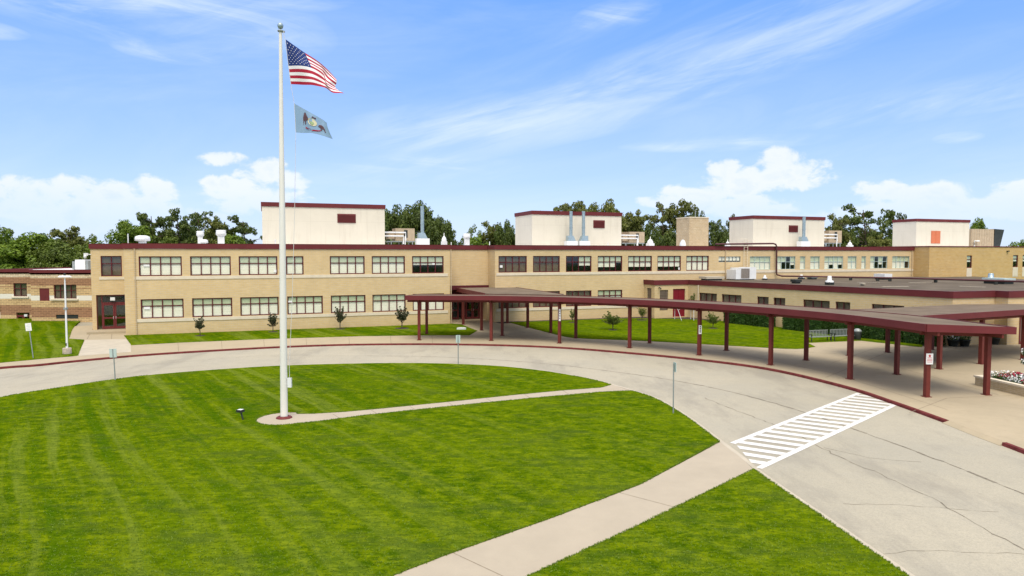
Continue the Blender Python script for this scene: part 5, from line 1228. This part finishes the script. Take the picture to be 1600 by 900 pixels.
NAME = {'round': 'broadleaf_tree', 'bushy': 'bushy_tree', 'pine': 'pine_tree', 'pine2': 'pine_tree', 'loose': 'broadleaf_tree'}
def tree(px, top, wpx, D, kind, v, label, lm=None, zb=-1.2):
    o = proto(kind, v, lm); o.name = NAME[kind]; x = (px - 800) / F * D
    r = ray(px, top); zt = CH + D / r[1] * r[2]; H_ = zt - zb; Wd = wpx / F * D
    base_w = {'round': 10.6, 'bushy': 8.2, 'pine': 7.6, 'pine2': 6.2, 'loose': 8.2}[kind]
    o.location = (x, D, zb); o.scale = (Wd / base_w, Wd / base_w, H_ / 12.3); o.rotation_euler = (0, 0, (px * 1.7) % 6.28)
    tag(o, label, 'tree', 'trees behind the school')
T = [
 (905, 311, 74, 140, 'round', 1, 'broad olive tree behind the twin flues', 'leaf_olive'), (950, 309, 70, 138, 'round', 2, 'broad olive tree behind the right half of the second penthouse', 'leaf_olive'), (868, 322, 50, 138, 'round', 2, 'olive tree behind the left half of the second penthouse', 'leaf_olive'),
 (983, 330, 54, 134, 'round', 1, 'dense olive tree just right of the second penthouse corner', 'leaf_olive'), (1012, 348, 56, 122, 'round', 2, 'low dense tree right of the second air handler', 'leaf_dark'), (1086, 322, 44, 134, 'round', 2, 'dense tree rising behind the brick chimney', 'leaf_dark'),
 (1128, 350, 50, 126, 'round', 1, 'low dense tree at the left foot of the third penthouse', 'leaf_dark'), (1318, 352, 46, 126, 'round', 2, 'low dense tree right of the third air handler', 'leaf_dark'), (1352, 350, 60, 132, 'round', 1, 'dense low tree under the big open pine', 'leaf_olive'),
 (228, 345, 60, 132, 'round', 1, 'dense tree under the left dark pine', 'leaf_mid'), (290, 348, 90, 136, 'round', 2, 'dense tree under the tallest dark pine', 'leaf_dark'), (350, 350, 70, 134, 'round', 1, 'dense tree under the small pine', 'leaf_mid'),
 (780, 356, 70, 130, 'round', 1, 'dense low tree left of the second penthouse', 'leaf_mid'), (90, 372, 90, 98, 'round', 2, 'broad low tree just behind the annex roof unit', 'leaf_mid'), (20, 378, 110, 98, 'bushy', 2, 'low bright tree behind the left part of the annex roof', 'leaf_bright'),
 (-25, 334, 95, 108, 'bushy', 1, 'bushy tree cut by the left edge of the picture'), (18, 348, 76, 112, 'loose', 1, 'loose-leaved tree second from the left edge behind the annex'),
 (62, 360, 100, 100, 'bushy', 2, 'bright green bushy tree above the left part of the brick annex'), (112, 352, 62, 120, 'pine2', 1, 'thin olive tree above the middle of the annex roof'),
 (145, 353, 60, 116, 'loose', 2, 'pale loose tree where the annex meets the tan building'), (160, 372, 66, 102, 'bushy', 1, 'low bushy tree just above the side entrance bay'),
 (205, 340, 78, 118, 'bushy', 2, 'mid-green tree above the mushroom vent'), (240, 327, 62, 126, 'pine', 1, 'dark pine right of the mushroom vent'), (277, 325, 66, 130, 'pine', 2, 'tallest dark pine between the mushroom and flared vents'),
 (309, 324, 62, 126, 'pine', 1, 'dark pine just above the left flared vent'), (338, 338, 50, 122, 'pine2', 2, 'small pine behind the right flared vent'), (380, 336, 62, 128, 'pine', 2, 'dark pine touching the first penthouse'),
 (362, 358, 70, 112, 'bushy', 1, 'low green tree at the left foot of the first penthouse'), (270, 362, 90, 112, 'loose', 1, 'low tree filling below the pines'),
 (618, 316, 78, 128, 'round', 1, 'dark round tree touching the right of the first penthouse'), (655, 311, 90, 130, 'round', 2, 'large dark round tree behind the free-standing flue'), (690, 336, 56, 124, 'round', 1, 'lower dark round tree right of the steel flue'),
 (735, 338, 46, 126, 'loose', 2, 'sparse tree above the flared vent over the entrance'), (764, 344, 44, 128, 'pine2', 1, 'narrow pine left of the second penthouse'), (792, 341, 46, 124, 'round', 2, 'dark tree touching the left of the second penthouse'),
 (745, 362, 80, 112, 'loose', 1, 'low bright tree above the recessed entrance', 'leaf_bright'),
 (848, 316, 40, 134, 'loose', 2, 'olive tree peeking over the left of the second penthouse', 'leaf_olive'), (885, 309, 66, 134, 'pine', 1, 'tall tree behind the twin flues', 'leaf_olive'), (925, 306, 70, 136, 'loose', 1, 'tall tree over the middle of the second penthouse', 'leaf_olive'),
 (962, 305, 76, 132, 'loose', 2, 'tall olive tree over the right corner of the second penthouse', 'leaf_olive'), (995, 328, 52, 126, 'pine2', 2, 'olive tree right of the second penthouse'), (1036, 313, 58, 128, 'pine', 2, 'tall open tree left of the brick chimney', 'leaf_olive'),
 (1066, 309, 52, 130, 'pine2', 1, 'tallest narrow tree just left of the brick chimney'), (1052, 355, 60, 118, 'round', 1, 'low dark tree at the foot of the brick chimney'), (1118, 338, 44, 128, 'pine', 1, 'tree between the brick chimney and third penthouse'), (1145, 335, 30, 132, 'pine2', 2, 'tree top over the left of the third penthouse'),
 (1303, 332, 44, 126, 'pine2', 1, 'small pine right of the third penthouse'), (1347, 317, 72, 128, 'pine', 2, 'big open pine between third and fourth penthouses'), (1396, 321, 46, 130, 'pine', 1, 'narrow open pine left of the fourth penthouse'), (1375, 366, 60, 118, 'pine2', 2, 'low pine below the two open pines'),
 (1528, 337, 36, 128, 'bushy', 2, 'bright green tree behind the fourth penthouse'), (1600, 368, 60, 124, 'bushy', 1, 'low green tree at the right edge of the picture'),
]
for r_ in T: tree(*r_[:7], lm=r_[7] if len(r_) > 7 else None)
# far wood behind everything at the left
random.seed(3); m = MB()
for k in range(150):
    a = random.uniform(-.80, -.42); D = random.uniform(124, 150); c = Vector((a * D, D, random.uniform(-1, 9.5))); leafcard(m, c, 70, random.uniform(1.6, 2.8), .34, random.random(), flat=.8)
tag(m.build('far_wood', 'leaf_mid', fix=False), 'distant mass of green woodland beyond the annex', 'woodland', kind='stuff')
random.seed(4); m = MB()
for k in range(110):
    a = random.uniform(-.42, .82); D = random.uniform(140, 152); c = Vector((a * D, D, random.uniform(5, 9.2 if a < .3 else 8.3))); leafcard(m, c, 50, random.uniform(1.2, 2.2), .3, random.random(), flat=.8)
for k in range(420):
    a = random.uniform(-.9, .9); D = random.uniform(140, 152); c = Vector((a * D, D, random.uniform(-1, 7))); leafcard(m, c, 20, 2.6, .6, random.random(), flat=.8)
tag(m.build('far_hedgerow', 'leaf_mid', fix=False), 'low distant line of greenery behind the long roof', 'woodland', kind='stuff')

def sapling(seed, H_, R, lm, n=1100, vase=True, dens=.045):
    random.seed(seed); tk = MB(); c = MB(); limb(tk, (0, 0, 0), (0, 0, H_ * .3), .045, .04, 7, .01)
    for i in range(22):
        th = i * 2.4; L = random.uniform(.5, 1); a = Vector((0, 0, H_ * random.uniform(.18, .4))); b = Vector((R * L * cos(th), R * L * sin(th), H_ * random.uniform(.45, 1.0) * (1.05 - .25 * L)))
        limb(tk, a, b, .02, .008, 4)
        for f in (.35, .55, .75, .95): leafcard(c, a.lerp(b, f), int(n / 88), .105 * H_ / 2.2 * (1.2 if f < .9 else .8), dens, random.random())
    return tk, c
def place_sap(key, px, py, top, label, group, R, lm, wide=1.):
    if key not in PRO:
        tk, c = sapling(key[1], 2.2, R, lm, n=key[2]); e = bpy.data.objects.new('sapling', None); S.collection.objects.link(e)
        tk.build('trunk', 'bark', e, fix=False); c.build('crown', lm, e, fix=False); PRO[key] = e; o = e
    else: o = copy_tree(PRO[key])
    x, y = G(px, py, .02); h = (py - top) / F * y; s = h / 2.25; o.location = (x, y, .02); o.scale = (s * wide, s * wide, s); o.rotation_euler = (0, 0, px % 6.28)
    tag(o, label, 'sapling', group)
    r = MB().lathe([(0, .03), (.45, .02), (.62, -.01)], 18); q = r.build('mulch_ring', 'mulch', o, fix=False); q.scale = (.9 / s / wide, .9 / s / wide, 1)
gs = 'young trees along the facade'
place_sap(('s', 1, 2600), 312.6, 524.6, 487, 'dark slender sapling nearest the side entrance', gs, .62, 'leaf_purple', .85)
place_sap(('s', 2, 2600), 426.5, 518.6, 484, 'dark vase-shaped sapling just left of the flagpole', gs, .62, 'leaf_purple')
place_sap(('s', 2, 2600), 531.5, 514.2, 473, 'dark sapling second right of the flagpole', gs, .62, 'leaf_purple', .9)
place_sap(('s', 1, 2600), 628, 513.2, 470.5, 'dark sapling closest to the covered walkway', gs, .48, 'leaf_purple', 1.05)
gc = 'small trees on the courtyard lawn'
place_sap(('c', 3, 1500), 895, 504, 478, 'small sparse tree at the left of the courtyard lawn', gc, .55, 'leaf_mid')
place_sap(('c', 4, 3600), 957.5, 515.5, 481, 'spreading green shrub-like tree in the middle of the courtyard lawn', gc, .9, 'leaf_mid', 1.25)
place_sap(('c', 3, 1500), 1003, 500, 474, 'dark small tree near the corner of the link block', gc, .55, 'leaf_mid', 1.3)
place_sap(('c', 4, 3600), 1114, 513, 482, 'small round tree near the start of the hedges', gc, .9, 'leaf_mid', 1.)
x, y = lk.w(lk.u(1078, 1), -.7); t = thing('climbing_shrub', 'tall loose green shrub right of the red door', 'shrub', (x, y, 0))
random.seed(8); tk, c = sapling(8, 3.3, .55, 'leaf_mid', 2600, dens=.06); tk.build('trunk', 'bark', t, fix=False); c.build('crown', 'leaf_mid', t, fix=False)

# ------------------------------------------------------------------ near grass: real tufts on the front lawns (stuff)
def in_poly(x, y, P):
    c = False; j = len(P) - 1
    for i in range(len(P)):
        if (P[i][1] > y) != (P[j][1] > y) and x < (P[j][0] - P[i][0]) * (y - P[i][1]) / (P[j][1] - P[i][1]) + P[i][0]: c = not c
        j = i
    return c
random.seed(21)
lawnB = inner_r2 + [(12, 8)] + GP([(760, 930), (826, 900), (1000, 820)])
gr = MB(); LP = [lawnA, lawnB]
def tuft(x, y, hgt):
    tn = random.random()
    for _ in range(3):
        a = random.uniform(0, 6.28); s = random.uniform(.008, .018); lx, ly = random.gauss(0, .025), random.gauss(0, .025); k = len(gr.v)
        gr.v += [(x - cos(a) * s, y - sin(a) * s, LZ - .01), (x + cos(a) * s, y + sin(a) * s, LZ - .01), (x + lx, y + ly, LZ + hgt * random.uniform(.6, 1.2))]
        gr.f.append((k, k + 1, k + 2)); gr.mi.append(0); gr.sm.append(False); gr.tint += [tn] * 3
for P in LP:                                                 # fringe along every near edge
    for a, b in zip(P, P[1:] + P[:1]):
        a, b = Vector(a), Vector(b); L = (b - a).length
        if (a.y + b.y) / 2 > 42 or L > 40: continue
        for _ in range(int(L * 60)):
            p = a.lerp(b, random.random()); tuft(p.x + random.gauss(0, .02), p.y + random.gauss(0, .02), .03)
n = 0
while n < 60000:
    Y_ = 12 + 34 * random.random() ** 2.0; X_ = random.uniform(-.80, .66) * Y_
    if in_poly(X_, Y_, lawnA) or in_poly(X_, Y_, lawnB): tuft(X_, Y_, .024); n += 1
tag(gr.build('grass', 'grass_blade', fix=False), 'short mown grass blades on the front lawns', 'grass', kind='stuff')
